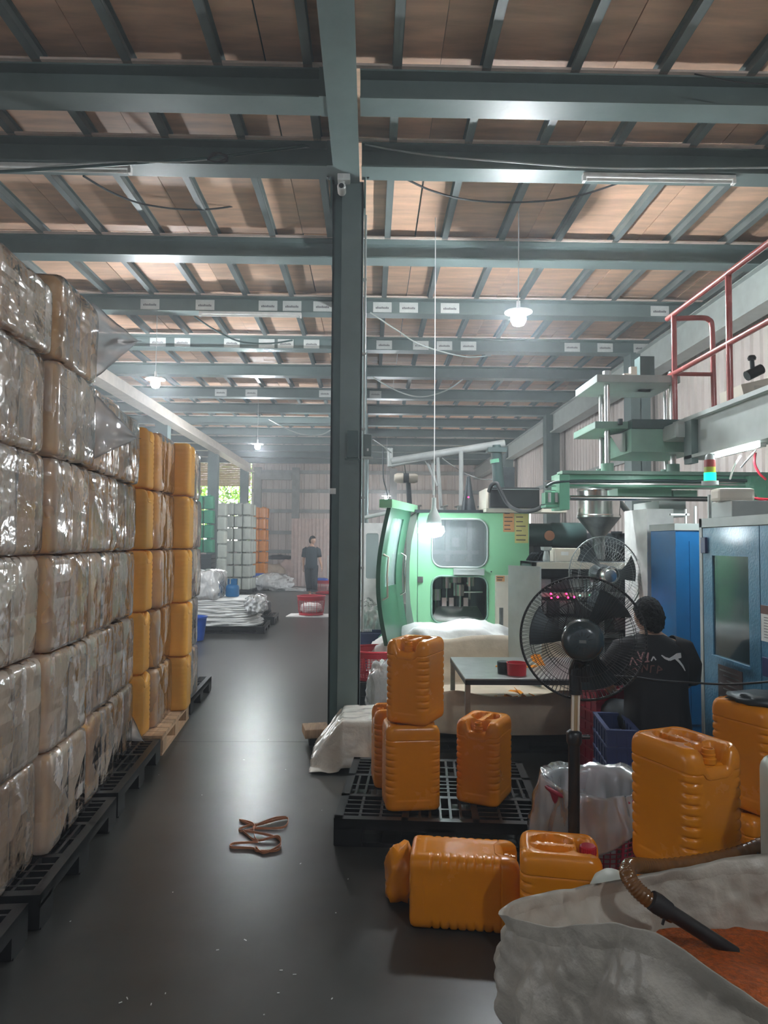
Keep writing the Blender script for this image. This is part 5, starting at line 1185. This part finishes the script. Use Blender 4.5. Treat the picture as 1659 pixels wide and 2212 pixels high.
# press standing above
t = thing('press_head', 'press with two levels of plates and round tie bars above the gantry', 'press', (2.25, GY+.3, 2.2))
ZZ = lambda py: A(1380, py, GY+.1).z
for px, Y in ((1312, GY+.05), (1300, GY+.45), (1454, GY+.05), (1440, GY+.45)):
    p = A(px, 1000, Y); MB().cyl((p.x, Y, ZZ(1024)), (p.x, Y, ZZ(812)), .024, 14).build('tie_bar', 'metal', t, 60)
    MB().cyl((p.x, Y, ZZ(815)), (p.x, Y, ZZ(806)), .034, 6).build('nut', 'metal_dull', t)
    MB().cyl((p.x, Y, ZZ(1024)), (p.x, Y, ZZ(1004)), .05, 18).build('bar_foot', 'mach_green', t, 60)
a, b = A(1287, 830, GY), A(1466, 818, GY); MB().b2(a.x, b.x, GY-.03, GY+.55, ZZ(834), ZZ(818), bev=.004).build('top_plate', 'grey_paint', t)
a, b = A(1283, 930, GY), A(1470, 918, GY); MB().b2(a.x, b.x, GY-.03, GY+.55, ZZ(932), ZZ(917), bev=.004).build('middle_plate', 'mach_green', t)
a, b = A(1354, 982, GY), A(1500, 916, GY); MB().b2(a.x, b.x, GY-.10, GY+.5, ZZ(983), ZZ(935)).build('clamp_block', 'mach_green', t)
MB().b2(a.x, b.x-.05, GY-.12, GY+.5, ZZ(935), ZZ(916)).build('clamp_cover', 'steel_dark', t)
m = MB().add([A(1318, 940, GY), A(1350, 935, GY), A(1352, 975, GY), A(1340, 976, GY), A(1318, 940, GY+.3), A(1350, 935, GY+.3), A(1352, 975, GY+.3), A(1340, 976, GY+.3)], [(0, 1, 2, 3), (4, 7, 6, 5), (0, 4, 5, 1), (1, 5, 6, 2), (2, 6, 7, 3), (3, 7, 4, 0)]); m.build('gusset', 'metal', t)
for px, py in ((1502, 928), (1494, 925), (1512, 916), (1519, 911), (1340, 912), (1427, 913)):
    p = A(px, py, GY-.06); MB().cyl(p-Vector((0, 0, .02)), p+Vector((0, 0, .025)), .02, 8).build('bolt', 'dark_metal', t)
p = A(1367, 805, GY+.2); MB().box(p, (.05, .05, .09)).build('limit_switch', 'cream', t); p = A(1355, 812, GY+.2); MB().box(p, (.07, .05, .03)).build('terminal', 'cream', t)
p = A(1393, 790, GY+.25); MB().b2(p.x-.06, p.x+.06, GY+.2, GY+.32, ZZ(834), ZZ(762)).build('ram_cylinder', 'steel_dark', t)
# longitudinal platform beam and railing
PX = 2.40
t = thing('platform', 'grey green raised platform beam running toward the viewer, top right', 'platform', (PX, 4, 2.3))
MB().b2(PX, PX+.04, 2.6, 5.15, 2.26, 2.52).b2(PX-.05, PX+.10, 2.6, 5.15, 2.235, 2.26).b2(PX-.05, PX+.5, 2.6, 5.4, 2.52, 2.55).b2(PX+.04, PX+1.3, 2.6, 5.4, 2.5, 2.52).build('side_beam', 'grey_paint', t)
MB().b2(PX-.05, PX, 5.02, 5.14, 2.20, 2.52).build('stiffener', 'steel', t); MB().b2(PX-.12, PX+.3, 5.12, 5.5, 2.40, 2.52, bev=.02).build('corner_bracket', 'grey_paint', t)
t = thing('railing', 'glossy red pipe railing on the raised platform, top right', 'railing', (PX, 4.5, 2.5))
MB().cyl((PX, 5.52, 3.43), (PX, 2.5, 3.43), .021, 14).build('top_rail', 'rail', t, 60); MB().cyl((PX, 5.50, 2.955), (PX, 2.5, 2.955), .021, 14).build('mid_rail', 'rail', t, 60)
for y in (5.40, 4.56, 3.4): MB().cyl((PX, y, 2.55 if y < 5 else 2.40), (PX, y, 3.43), .021, 14).build('post', 'rail', t, 60)
MB().tube(smooth_path([(PX, 5.42, 3.40), (PX+.22, 5.42, 3.41), (PX+.29, 5.42, 3.395), (PX+.315, 5.42, 3.33), (PX+.32, 5.42, 3.0), (PX+.325, 5.42, 2.5)], 6), .021, 12).build('end_loop', 'rail', t, 180)
MB().cyl((PX, 5.42, 2.955), (PX+.32, 5.42, 2.955), .016, 10).build('cross_bar', 'rail', t, 60)
# dark valve on a machine arm, top right
t = thing('machine_arm', 'pale machine arm with black knob and valve at the right frame edge', 'machine', A(1640, 830, 4.6))
a, b = A(1603, 858, 4.6), A(1700, 808, 4.6); m = MB().box(((a.x+b.x)/2, 4.75, (a.z+b.z)/2), (b.x-a.x, .3, (b.z-a.z)*.55), 0, 0, R(-14)); m.build('arm', 'cream', t)
p = A(1626, 803, 4.55); MB().cyl(p+Vector((-.04, 0, -.03)), p+Vector((.06, 0, .02)), .035, 12).build('valve', 'black', t, 40); MB().cyl(p, A(1624, 775, 4.55), .014, 10).build('stem', 'dark_metal', t)
q = A(1624, 773, 4.55); MB().lathe([(.024, -.015), (.028, 0), (.02, .015)], q, 12).build('knob', 'black', t, 60)
a, b = A(1612, 877, 4.7), A(1720, 850, 4.7); MB().b2(a.x, b.x, 4.6, 5.0, 2.55, a.z+.12).build('arm_base', 'dark_metal', t)
# tube lamp under the platform
la, lb = A(1556, 981, 4.75), A(1625, 966, 4.25); la.x = lb.x = (la.x+lb.x)/2; la.z = lb.z = (la.z+lb.z)/2
t = thing('tube_light', 'lit tube lamp fixed under the platform beam beside the beacon', 'lamp', la)
MB().cyl(la, lb, .014, 12).build('tube', 'tube_on', t, 60)
m = MB().b2(la.x+.012, la.x+.05, lb.y-.02, la.y+.02, la.z-.01, 2.24); m.build('housing', 'white', t)
ld = bpy.data.lights.new('tube_lamp_light', 'AREA'); ld.energy = 3; ld.color = (.85, .97, 1); ld.shape = 'RECTANGLE'; ld.size = .03; ld.size_y = .5
lo_ = bpy.data.objects.new('tube_lamp_light', ld); col.objects.link(lo_); lo_.location = (la.x-.02, (la.y+lb.y)/2, la.z-.02)
# beacon
p = A(1534, 1060, 4.36); t = thing('signal_beacon', 'stack light with its green segment lit, standing on the blue machine', 'beacon', p)
bz = p.z
MB().cyl((p.x, p.y, 1.765), (p.x, p.y, A(0, 1056, 4.36).z), .016, 12).build('pole', 'metal_dull', t, 60)
zz = lambda py: A(1532, py, 4.85).z
MB().cyl((p.x, p.y, zz(1061)), (p.x, p.y, zz(1053)), .05, 20).build('collar', 'grey_paint', t, 60)
MB().cyl((p.x, p.y, zz(1053)), (p.x, p.y, zz(1037)), .036, 20).build('green_lens', 'beacon_green', t, 60)
MB().cyl((p.x, p.y, zz(1037)), (p.x, p.y, zz(1026)), .034, 20).build('yellow_lens', 'beacon_yel', t, 60)
MB().cyl((p.x, p.y, zz(1026)), (p.x, p.y, zz(1012)), .034, 20).build('red_lens', 'beacon_red', t, 60)
MB().lathe([(.03, 0), (.024, .03), (.01, .04), (.001, .042)], (p.x, p.y, zz(1012)), 16).build('dome', 'grey_paint', t, 60)
# pneumatic hoses and boxes round the beacon
for pts, l in (([(1632, 978), (1630, 1000), (1640, 1022), (1655, 1036)], 'red air hose curving down right of the lit tube'), ([(1546, 1083), (1570, 1074), (1610, 1073), (1655, 1082)], 'red air hose arching over the grey box, lower one'), ([(1560, 1080), (1590, 1070), (1625, 1076), (1665, 1079)], 'red air hose arching over the grey box, upper one')):
    cable([A(x, y, 4.5) for x, y in pts], .008, 'beacon_red' if 0 else 'red', l, 'air_hose')
p = A(1600, 1096, 4.2); t = thing('valve_box', 'pale green grey box on top of the blue machine near the beacon', 'box', p)
MB().box((p.x+.02, 4.2, 1.765+.05), (.28, .25, .10), bev=.006).build('box_body', 'grey_paint', t); MB().box((p.x-.05, 4.2, 1.765+.14), (.22, .12, .08), bev=.02).build('valve_body', 'cream', t)
cable([A(1600, 985, 4.4), A(1590, 1000, 4.4), A(1583, 1015, 4.45), A(1577, 1035, 4.5)], .006, 'white', 'thin white wire dropping from the lit tube to the gantry')
tag(MB().cyl(A(1633, 972, 4.35), A(1600, 1010, 4.4), .006, 8).build('tube_strut', 'metal'), 'thin bright strut below the right end of the lit tube', 'strut')

# ================================================================ table, bulk bag, baskets
t = thing('work_table', 'dark steel frame table with a glossy grey top before the bulk bag', 'table', (1.3, 5.3, 0))
TX0, TX1, TY0, TY1, TZ = .675, 1.95, 4.9, 5.82, .652
MB().b2(TX0, TX1, TY0, TY1, TZ-.012, TZ, bev=.002).build('table_top', 'metal_dull', t)
MB().b2(TX0, TX1, TY0, TY0+.03, TZ-.045, TZ-.012).b2(TX0, TX1, TY1-.03, TY1, TZ-.045, TZ-.012).b2(TX0, TX0+.03, TY0, TY1, TZ-.045, TZ-.012).b2(TX1-.03, TX1, TY0, TY1, TZ-.045, TZ-.012).build('apron', 'black_matte', t)
for x in (TX0+.018, TX1-.018):
    for y in (TY0+.018, TY1-.018): MB().b2(x-.018, x+.018, y-.018, y+.018, 0, TZ-.045).build('leg', 'metal_dull', t)
c = A(1116, 1440, 5.05); t = thing('red_tin', 'open red plastic tub standing on the table near its front edge', 'tub', c)
MB().lathe([(.001, .004), (.068, .0), (.072, .085), (.075, .088), (.069, .088), (.064, .01), (.001, .01)], (c.x, 5.05, TZ), 28).build('tub_body', 'red', t, 40)
c = A(1092, 1440, 5.08); t = thing('grey_tin', 'small grey tub just left of the red tub on the table', 'tub', c)
MB().lathe([(.001, 0), (.04, 0), (.045, .08), (.04, .085), (.001, .08)], (c.x-.01, 5.12, TZ), 20).build('tub_body', 'dark_metal', t, 40)
def scrap(label, c, pts, th=.004, tilt=0, rz=0, mat='orange'):
    m = MB().plate(pts, [], 0, th); mt = Matrix.Translation(c) @ Matrix.Rotation(rz, 4, 'Z') @ Matrix.Rotation(R(-90+tilt), 4, 'X'); m.v = [mt @ Vector((v.x, v.y, v.z+.01*math.sin(v.x*40))) for v in m.v]
    o = m.build('plastic_offcut', mat); tag(o, label, 'offcut', 'orange offcuts'); return o
scrap('flat orange offcut lying on the table above the red tub', (1.03+.1, 5.38, TZ+.005), [(-.16, -.02), (.13, -.05), (.17, .0), (.16, .05), (.05, .02), (0, .06), (-.05, .02), (-.15, .02)])
scrap('orange offcut standing up on the table left of the fan motor', (1.325, 5.45, TZ+.03), [(-.06, .05), (-.02, .07), (.02, .05), (.04, -.03), (.07, -.07), (0, -.06), (-.02, -.01), (-.05, .01)], tilt=55)
# bulk bag on its pallet
pallet('black pallet under the big open bulk bag beneath the table', (1.15, 5.95, 0), 0, 1.7, 1.2, .14)
BC = Vector((1.08, 5.84, .15)); bw, bd_ = .76, .54
def bagP(u, v):
    a = 2*math.pi*u; e = .62; ca, sa = math.cos(a), math.sin(a)
    x = bw*abs(ca)**e*(1 if ca > 0 else -1); y = bd_*abs(sa)**e*(1 if sa > 0 else -1)
    h = .31+.30*max(0, min(1, (y+.35)/.7))+.10*(abs(x)/bw)**4*(y < .3)+.02*math.sin(9*a)
    if v < .62: f = v/.62; bul = 1+.05*math.sin(math.pi*f); z = h*f
    else: f = (v-.62)/.38; bul = 1-.10*f; z = h*(1-f)+ (.16)*f+.02*math.sin(math.pi*f)
    n = .02*nz3(Vector((x*3, y*3, z*6)), 1.5, 3)+.010*nz3(Vector((x*9, y*9, z*14)), 1, 7)
    return BC+Vector((x*(bul+n), y*(bul+n), max(0, z+n*.4)))
m = MB().grid(bagP, 96, 26, closed=True); n0 = len(m.v); m.f.append(tuple(range(25*96, 26*96)))
tag(m.build('bulk_bag', 'sack_tan', None, 180), 'big open cream bulk bag of orange offcuts under and behind the table', 'bag')
rnd = random.Random(21)
for k, (px, py) in enumerate(((1082, 1492), (1100, 1489), (1118, 1487), (1132, 1492), (1160, 1489), (1108, 1482), (1095, 1494), (1124, 1482))):
    c = gz(px, py+4, .40); c.y = min(6.25, max(5.55, c.y)); c.z = .355
    scrap('orange offcut in the bulk bag, %s seen under the table' % ('leftmost', 'second from left', 'third from left', 'fourth from left', 'rightmost', 'topmost', 'lowest left', 'upper right')[k], c, [(-.08, -.04), (-.02, -.06), (.06, -.05), (.09, .02), (.03, .01), (.02, .06), (-.03, .02), (-.07, .04)], tilt=rnd.uniform(-20, 60), rz=rnd.uniform(0, 6))
tag(lump('bag_filling', 'sack_tan', None, (1.08, 5.84, .27), (1.28, .92, .18), .12, 2, 5, 4, squash=4), 'crumpled cream lining inside the bulk bag', 'filling')
# crumpled white film and sheet behind the table
o = lump('film_mound', 'sack_white', None, (.86, 6.84, .40), (1.15, .56, .80), .16, 2.2, 31, 5, squash=3.4); tag(o, 'crumpled white sheeting piled before the mint machine', 'sheet')
o = lump('white_sheet', 'sack_white', None, (.20, 6.78, .33), (.42, .6, .66), .18, 2.4, 33, 4, squash=3); tag(o, 'white sheet bunched under the open green door', 'sheet')
o = lump('film_heap', 'film_milk', None, (-.06, 8.6, .40), (.62, .9, .95), .25, 1.9, 35, 5, squash=2.2); tag(o, 'tall heap of greyish film right of the column base', 'film')
# blue crate, green bag and red basket beyond the column
def crate(label, c, dx, dy, h, rz, mat, cells=(6, 4), rows=3):
    t = thing('plastic_crate', label, 'crate', c, rz, local=True); t.location = c; t.rotation_euler = (0, 0, rz); m = MB(); b = .006
    for s in (-1, 1):
        for k in range(cells[0]+1): x = -dx/2+dx*k/cells[0]; m.b2(x-b, x+b, s*dy/2-.008, s*dy/2+.008, .02, h)
        for k in range(cells[1]+1): y = -dy/2+dy*k/cells[1]; m.b2(s*dx/2-.008, s*dx/2+.008, y-b, y+b, .02, h)
        m.b2(-dx/2, dx/2, s*dy/2-.003, s*dy/2+.003, 0, h*.97); m.b2(s*dx/2-.003, s*dx/2+.003, -dy/2, dy/2, 0, h*.97)
    m.build('ribs', mat, t)
    for r_ in range(rows+1):
        z = h*r_/rows; m = MB()
        for s in (-1, 1): m.b2(-dx/2-.012, dx/2+.012, s*dy/2-.012, s*dy/2+.012, z-.008 if r_ else 0, z+.006); m.b2(s*dx/2-.012, s*dx/2+.012, -dy/2, dy/2, z-.008 if r_ else 0, z+.006)
        m.build('band', mat, t)
    MB().b2(-dx/2, dx/2, -dy/2, dy/2, .005, .02).build('base', mat, t); return t
crate('navy crate with a white word, beyond the red basket by the column', (-.02, 7.75, .28), .40, .3, .33, 0, 'navy')
pp = A(790, 1362, 7.58); m = MB()
for k in range(6): m.b2(pp.x-.06+.022*k, pp.x-.06+.022*k+.016, 7.577, 7.585, pp.z-.012, pp.z+.014)
o = m.build('crate_lettering', 'white'); cr_ = bpy.data.objects['plastic_crate']; o.parent = cr_; o.matrix_parent_inverse = Matrix.LocRotScale(cr_.location, None, None).inverted()
crate('lower navy crate under the lettered one by the column', (-.02, 7.75, 0), .42, .32, .27, 0, 'navy')
tag(lump('green_sack', 'green_jug', None, (.25, 7.6, .30), (.36, .4, .62), .12, 2, 41, 4, squash=4), 'green sack right of the lettered navy crate', 'sack')
tag(lump('dark_sack', 'navy', None, (.33, 7.1, .25), (.42, .3, .50), .12, 2, 43, 4, squash=4), 'dark blue sack in front of the green one', 'sack')
bk = A(812, 1395, 6.35)
crate('dark crate carrying the red basket by the column', (bk.x, 6.38, 0), .38, .38, .36, 0, 'dark_metal')
basket('laundry_basket', 'empty red basket with loop handles just right of the column', (bk.x, 6.38, .37), .235, .26, .19, N=44, rz=R(200))
tag(lump('film_bags', 'film_milk', None, (bk.x+.14, 5.92, .30), (.42, .34, .60), .18, 2.4, 45, 5, squash=3), 'milky crumpled bags below the red basket by the column', 'film')
# sheet covered box
t = crate('navy crate hidden under the shiny white sheet at the column foot', (.09, 5.24, 0), .40, .40, .25, 0, 'navy')
def shP(u, v):
    x = -.36+.86*u; y = 4.86+.66*v; hx = .29; px_, py_ = x-.09, y-5.24
    dx_ = max(0, abs(px_)-.23); dy_ = max(0, abs(py_)-.24); d = math.hypot(dx_, dy_)
    z = .33-min(.315, (2.1*dy_ if py_ < 0 else 1.2*dy_)+(1.25*dx_ if px_ < 0 else 2.6*dx_)); z += .010*nz3(Vector((x*9, y*9, 0)), 1.2)+(.03*abs(nz3(Vector((x*6, y*14, 0)), 1.5, 4)) if d > .02 else .012*abs(nz3(Vector((x*20, y*9, 0)), 1.5, 4)))
    return Vector((x-(.05 if px_ < -.2 else 0), y+(.03 if py_ < -.2 else 0)*0, max(.012, z)))
o = MB().grid(shP, 60, 50).build('cover_sheet', 'film_milk2' if 'film_milk2' in M else 'sack_white', None, 180); solid(o, .002); o.data.materials[0] = M['sheet_gloss'] if 'sheet_gloss' in M else M['sack_white']; tag(o, 'shiny white sheet draped over a crate at the column foot', 'sheet')
# wood blocks at the column foot
tag(MB().box((-.42, 5.62, .10), (.20, .22, .07), R(12), bev=.008).build('wood_block', 'wood'), 'pale wooden block lying left of the column foot', 'block')
tag(MB().box((-.40, 5.64, .032), (.16, .18, .062), R(8), bev=.004).build('black_block', 'black_matte'), 'black block under the pale wooden one by the column', 'block')
# red crates and navy crates beside the worker
crate('red crate stack left of the seated worker, upper one', (1.60, 4.72, .34), .28, .36, .31, R(6), 'dark_red', (4, 4), 4)
crate('red crate stack left of the seated worker, lower one', (1.60, 4.72, .0), .28, .36, .33, R(6), 'dark_red', (4, 4), 4)
crate('navy ribbed crate beside the worker, upper of two', (1.43, 4.05, .29), .16, .40, .28, R(-8), 'navy', (3, 5), 3)
crate('navy ribbed crate beside the worker, lower of two', (1.43, 4.05, .0), .16, .40, .28, R(-8), 'navy', (3, 5), 3)
# laundry basket with plastic liner by the big can
basket('laundry_basket', 'dark red basket lined with clear plastic behind the big orange can', (1.10, 3.40, 0), .235, .43, .185, mat='dark_red', N=44, rows=13, handles=False)
def linP(u, v):
    a = 2*math.pi*u
    if v < .45: f = v/.45; r = .21*(.75+.25*f); z = .10+.36*f
    else: f = (v-.45)/.55; r = .25+.07*f+.02*math.sin(3*a+1); z = .47-(.05+.28*(.5+.5*math.cos(a-R(195)))**1.5)*f
    n = .03*nz3(Vector((math.cos(a)*2, math.sin(a)*2, z*4)), 1.6, 5)+.014*abs(nz3(Vector((math.cos(a)*6, math.sin(a)*6, z*5)), 1.4, 2)); return Vector((1.10+math.cos(a)*(r+n), 3.40+math.sin(a)*(r+n), z+n*.8))
o = MB().grid(linP, 90, 36, closed=True).build('basket_liner', 'film_flap', None, 180); solid(o, .001); tag(o, 'clear plastic liner bag folded over the dark red basket rim', 'plastic bag')
# ================================================================ big fan in front
FC = A(1258, 1378, 3.0); ax = Vector((.30, 1, -.06)).normalized()
t = thing('pedestal_fan', 'large black pedestal fan seen from behind, right of the pallet', 'fan', (FC.x-.04, 2.95, 0))
fan_guard(t, FC, .262, ax, 96, .085, .0011); blades(t, FC+ax*.01, .245, ax, 'dark_metal')
mc = FC-ax*.085; rm = Vector((0, 0, 1)).rotation_difference(-ax).to_matrix().to_4x4()
MB().lathe([(.05, -.04), (.083, -.02), (.088, .03), (.085, .085), (.070, .115), (.045, .128), (.001, .130)], mc, 36, mat=rm).build('motor_housing', 'motor_black' if 'motor_black' in M else 'black', t, 180)
m = MB()
for k in range(14):
    a = 2*math.pi*k/14; c_, s_ = math.cos(a), math.sin(a); m.tube([mc+rm @ Vector((.024*c_, .024*s_, .130)), mc+rm @ Vector((.050*c_, .050*s_, .125))], .002, 4)
m.build('vent_ribs', 'black_matte', t); MB().box(mc-ax*.130, (.028, .004, .012), R(-17)).build('badge', 'metal_dull', t)
px_ = FC.x-.045; pj = Vector((px_, 2.955, FC.z-.13))
m = MB().tube([mc-ax*.02+Vector((0, 0, -.07)), pj+Vector((.015, 0, .03)), pj, pj-Vector((0, 0, .10))], [.030, .032, .028, .026], 14); m.build('tilt_joint', 'black', t, 60)
m = MB().box(pj+Vector((.03, 0, -.01)), (.05, .05, .07)); m.build('tilt_clamp', 'black', t)
zq = at(1218, 1592, 2.955).z
MB().cyl((px_-.006, 2.955, zq-.05), (px_, 2.955, pj.z-.06), .0165, 14).build('upper_pole', 'pole_brass' if 'pole_brass' in M else 'cream', t, 60)
for s in (-1, 1): MB().cyl((px_-.005+s*.012, 2.945, zq-.04), (px_+s*.012, 2.945, pj.z-.08), .006, 8).build('pole_ridge', 'cream', t, 60)
MB().cyl((px_-.012, 2.955, .03), (px_-.006, 2.955, zq), .024, 16).build('lower_pole', 'black', t, 60)
MB().lathe([(.028, -.03), (.032, -.02), (.032, .02), (.020, .03)], (px_-.006, 2.955, zq), 16).build('pole_collar', 'black', t, 60); MB().cyl((px_+.02, 2.955, zq), (px_+.06, 2.955, zq), .010, 8).build('collar_knob', 'black', t, 60)
MB().lathe([(.001, 0), (.19, 0), (.19, .015), (.16, .03), (.04, .045), (.03, .06)], (px_-.012, 2.955, 0), 28).build('base', 'black', t, 60)
cable([mc+Vector((.03, -.02, -.06)), A(1275, 1440, 3.1), A(1310, 1458, 3.15), A(1370, 1463, 3.2), A(1430, 1471, 3.3), A(1500, 1475, 3.4), A(1560, 1478, 3.35), A(1620, 1476, 3.2), A(1720, 1467, 3.0)], .0055, 'black_matte', 'black power cord running from the fan motor to the right frame edge', 'power_cord')

# ================================================================ sack of granules and hose in front
pallet('black pallet under the big sack in the bottom right corner', (1.06, 1.66, 0), R(3), 1.3, 1.05, .14)
tag(MB().box((.50, 1.72, .172), (.12, .5, .018), R(14), R(0), R(0)).build('loose_board', 'wood'), 'raw wooden board poking from under the front sack', 'board')
RIM = [A(*p) for p in ((1076, 1966, 1.86), (1110, 1945, 1.93), (1180, 1922, 2.0), (1240, 1912, 2.05), (1320, 1903, 2.08), (1380, 1888, 2.1), (1470, 1872, 2.1), (1560, 1852, 2.1), (1660, 1838, 2.08), (1760, 1850, 2.02), (1850, 1900, 1.92), (1900, 1985, 1.75), (1910, 2090, 1.6), (1860, 2170, 1.46), (1760, 2195, 1.36), (1680, 2178, 1.33), (1600, 2128, 1.34), (1540, 2082, 1.37), (1480, 2042, 1.41), (1420, 2008, 1.46), (1350, 1987, 1.52), (1280, 1988, 1.58), (1200, 1998, 1.66), (1140, 1986, 1.74), (1100, 1974, 1.81))]
NR = 264; RS = smooth_path(RIM, 20, True); step = len(RS)/NR; RIMS = [RS[int(i*step) % len(RS)] for i in range(NR)]
cen = Vector((1.12, 1.70, 0))
def sackP(i, v):
    p = RIMS[i]; d = Vector((p.x-cen.x, p.y-cen.y, 0)); L = d.length; d /= L
    if v <= .62:                         # outer wall from the floor up
        f = v/.62; z = .15+(p.z-.15)*f; r = L*(.80+.24*math.sin(math.pi*min(1, f*1.0+.08))*.6+.20*f**2)
    else:
        f = (v-.62)/.38; z = p.z+(.40-p.z)*f**.9; r = L*(1-.20*f)
    r = r if not (v > .60 and v < .64) else L
    q = cen+d*r+Vector((0, 0, z)); e = min(1, .15+abs(v-.62)*14)
    n = .050*nz3(q, 3.2, 1)+.055*abs(nz3(Vector((q.x, q.y, q.z*.7)), 6, 4))+.022*abs(nz3(q, 14, 6))+.008*nz3(q, 32, 8)
    return q+d*n*e+Vector((0, 0, .006*nz3(p, 14, 2)))
m = MB(); NV = 76
m.v = [sackP(i, j/(NV-1)) for j in range(NV) for i in range(NR)]
m.f = [(j*NR+i, j*NR+(i+1) % NR, (j+1)*NR+(i+1) % NR, (j+1)*NR+i) for j in range(NV-1) for i in range(NR)]; m.f.append(tuple(range(NR-1, -1, -1)))
o = m.build('granule_sack', 'sack', None, 180); tag(o, 'big open woven sack of orange granules, bottom right corner', 'sack')
m = MB(); gr = []
NG = 40
m.v = [Vector((cen.x, cen.y, .50))]
for k in range(1, 13):
    for i in range(NG):
        p = RIMS[int(i*NR/NG)]; d = Vector((p.x-cen.x, p.y-cen.y, 0)); q = cen+d*(.94*k/12); m.v.append(Vector((q.x, q.y, .475+.05*(1-k/12)+.03*nz3(q, 4, 2)+.004*nz3(q, 40))))
m.f = [(0, 1+i, 1+(i+1) % NG) for i in range(NG)]+[(1+(k-1)*NG+i, 1+(k-1)*NG+(i+1) % NG, 1+k*NG+(i+1) % NG, 1+k*NG+i) for k in range(1, 12) for i in range(NG)]
o = m.build('plastic_granules', 'granule', None, 180); tag(o, 'orange plastic granules filling the front sack', 'granules', kind='stuff')
# ribbed hose and the black lance on its end
t = thing('suction_hose', 'brown ribbed suction hose lying over the sack rim with a black lance end', 'hose', (1.2, 2.1, .6))
hp = smooth_path([A(1740, 1775, 2.45), A(1659, 1818, 2.38), A(1590, 1845, 2.3), (A(1510, 1862, 2.25)), A(1430, 1872, 2.2), A(1385, 1870, 2.15), A(1360, 1872, 2.08), A(1357, 1892, 2.0), A(1380, 1925, 1.97), A(1425, 1960, 1.96), A(1452, 1975, 1.96)], 26)
MB().tube(hp, [.0215+.0018*(i % 4 < 2) for i in range(len(hp))], 14).build('ribbed_tube', 'hose', t, 180)
la_, lb_ = A(1410, 1946, 1.95), A(1588, 2060, 1.93); MB().cyl(la_, lb_, .021, 16, .019).build('lance', 'black', t, 60)
mid = la_.lerp(lb_, .17); MB().tube([la_.lerp(lb_, -.02), la_.lerp(lb_, .06), la_.lerp(lb_, .2)], [.026, .028, .024], 14).build('tape_joint', 'black_matte', t, 60); MB().cyl(mid, mid+Vector((-.012, 0, -.04)), .004, 6).build('tape_tail', 'black_matte', t)
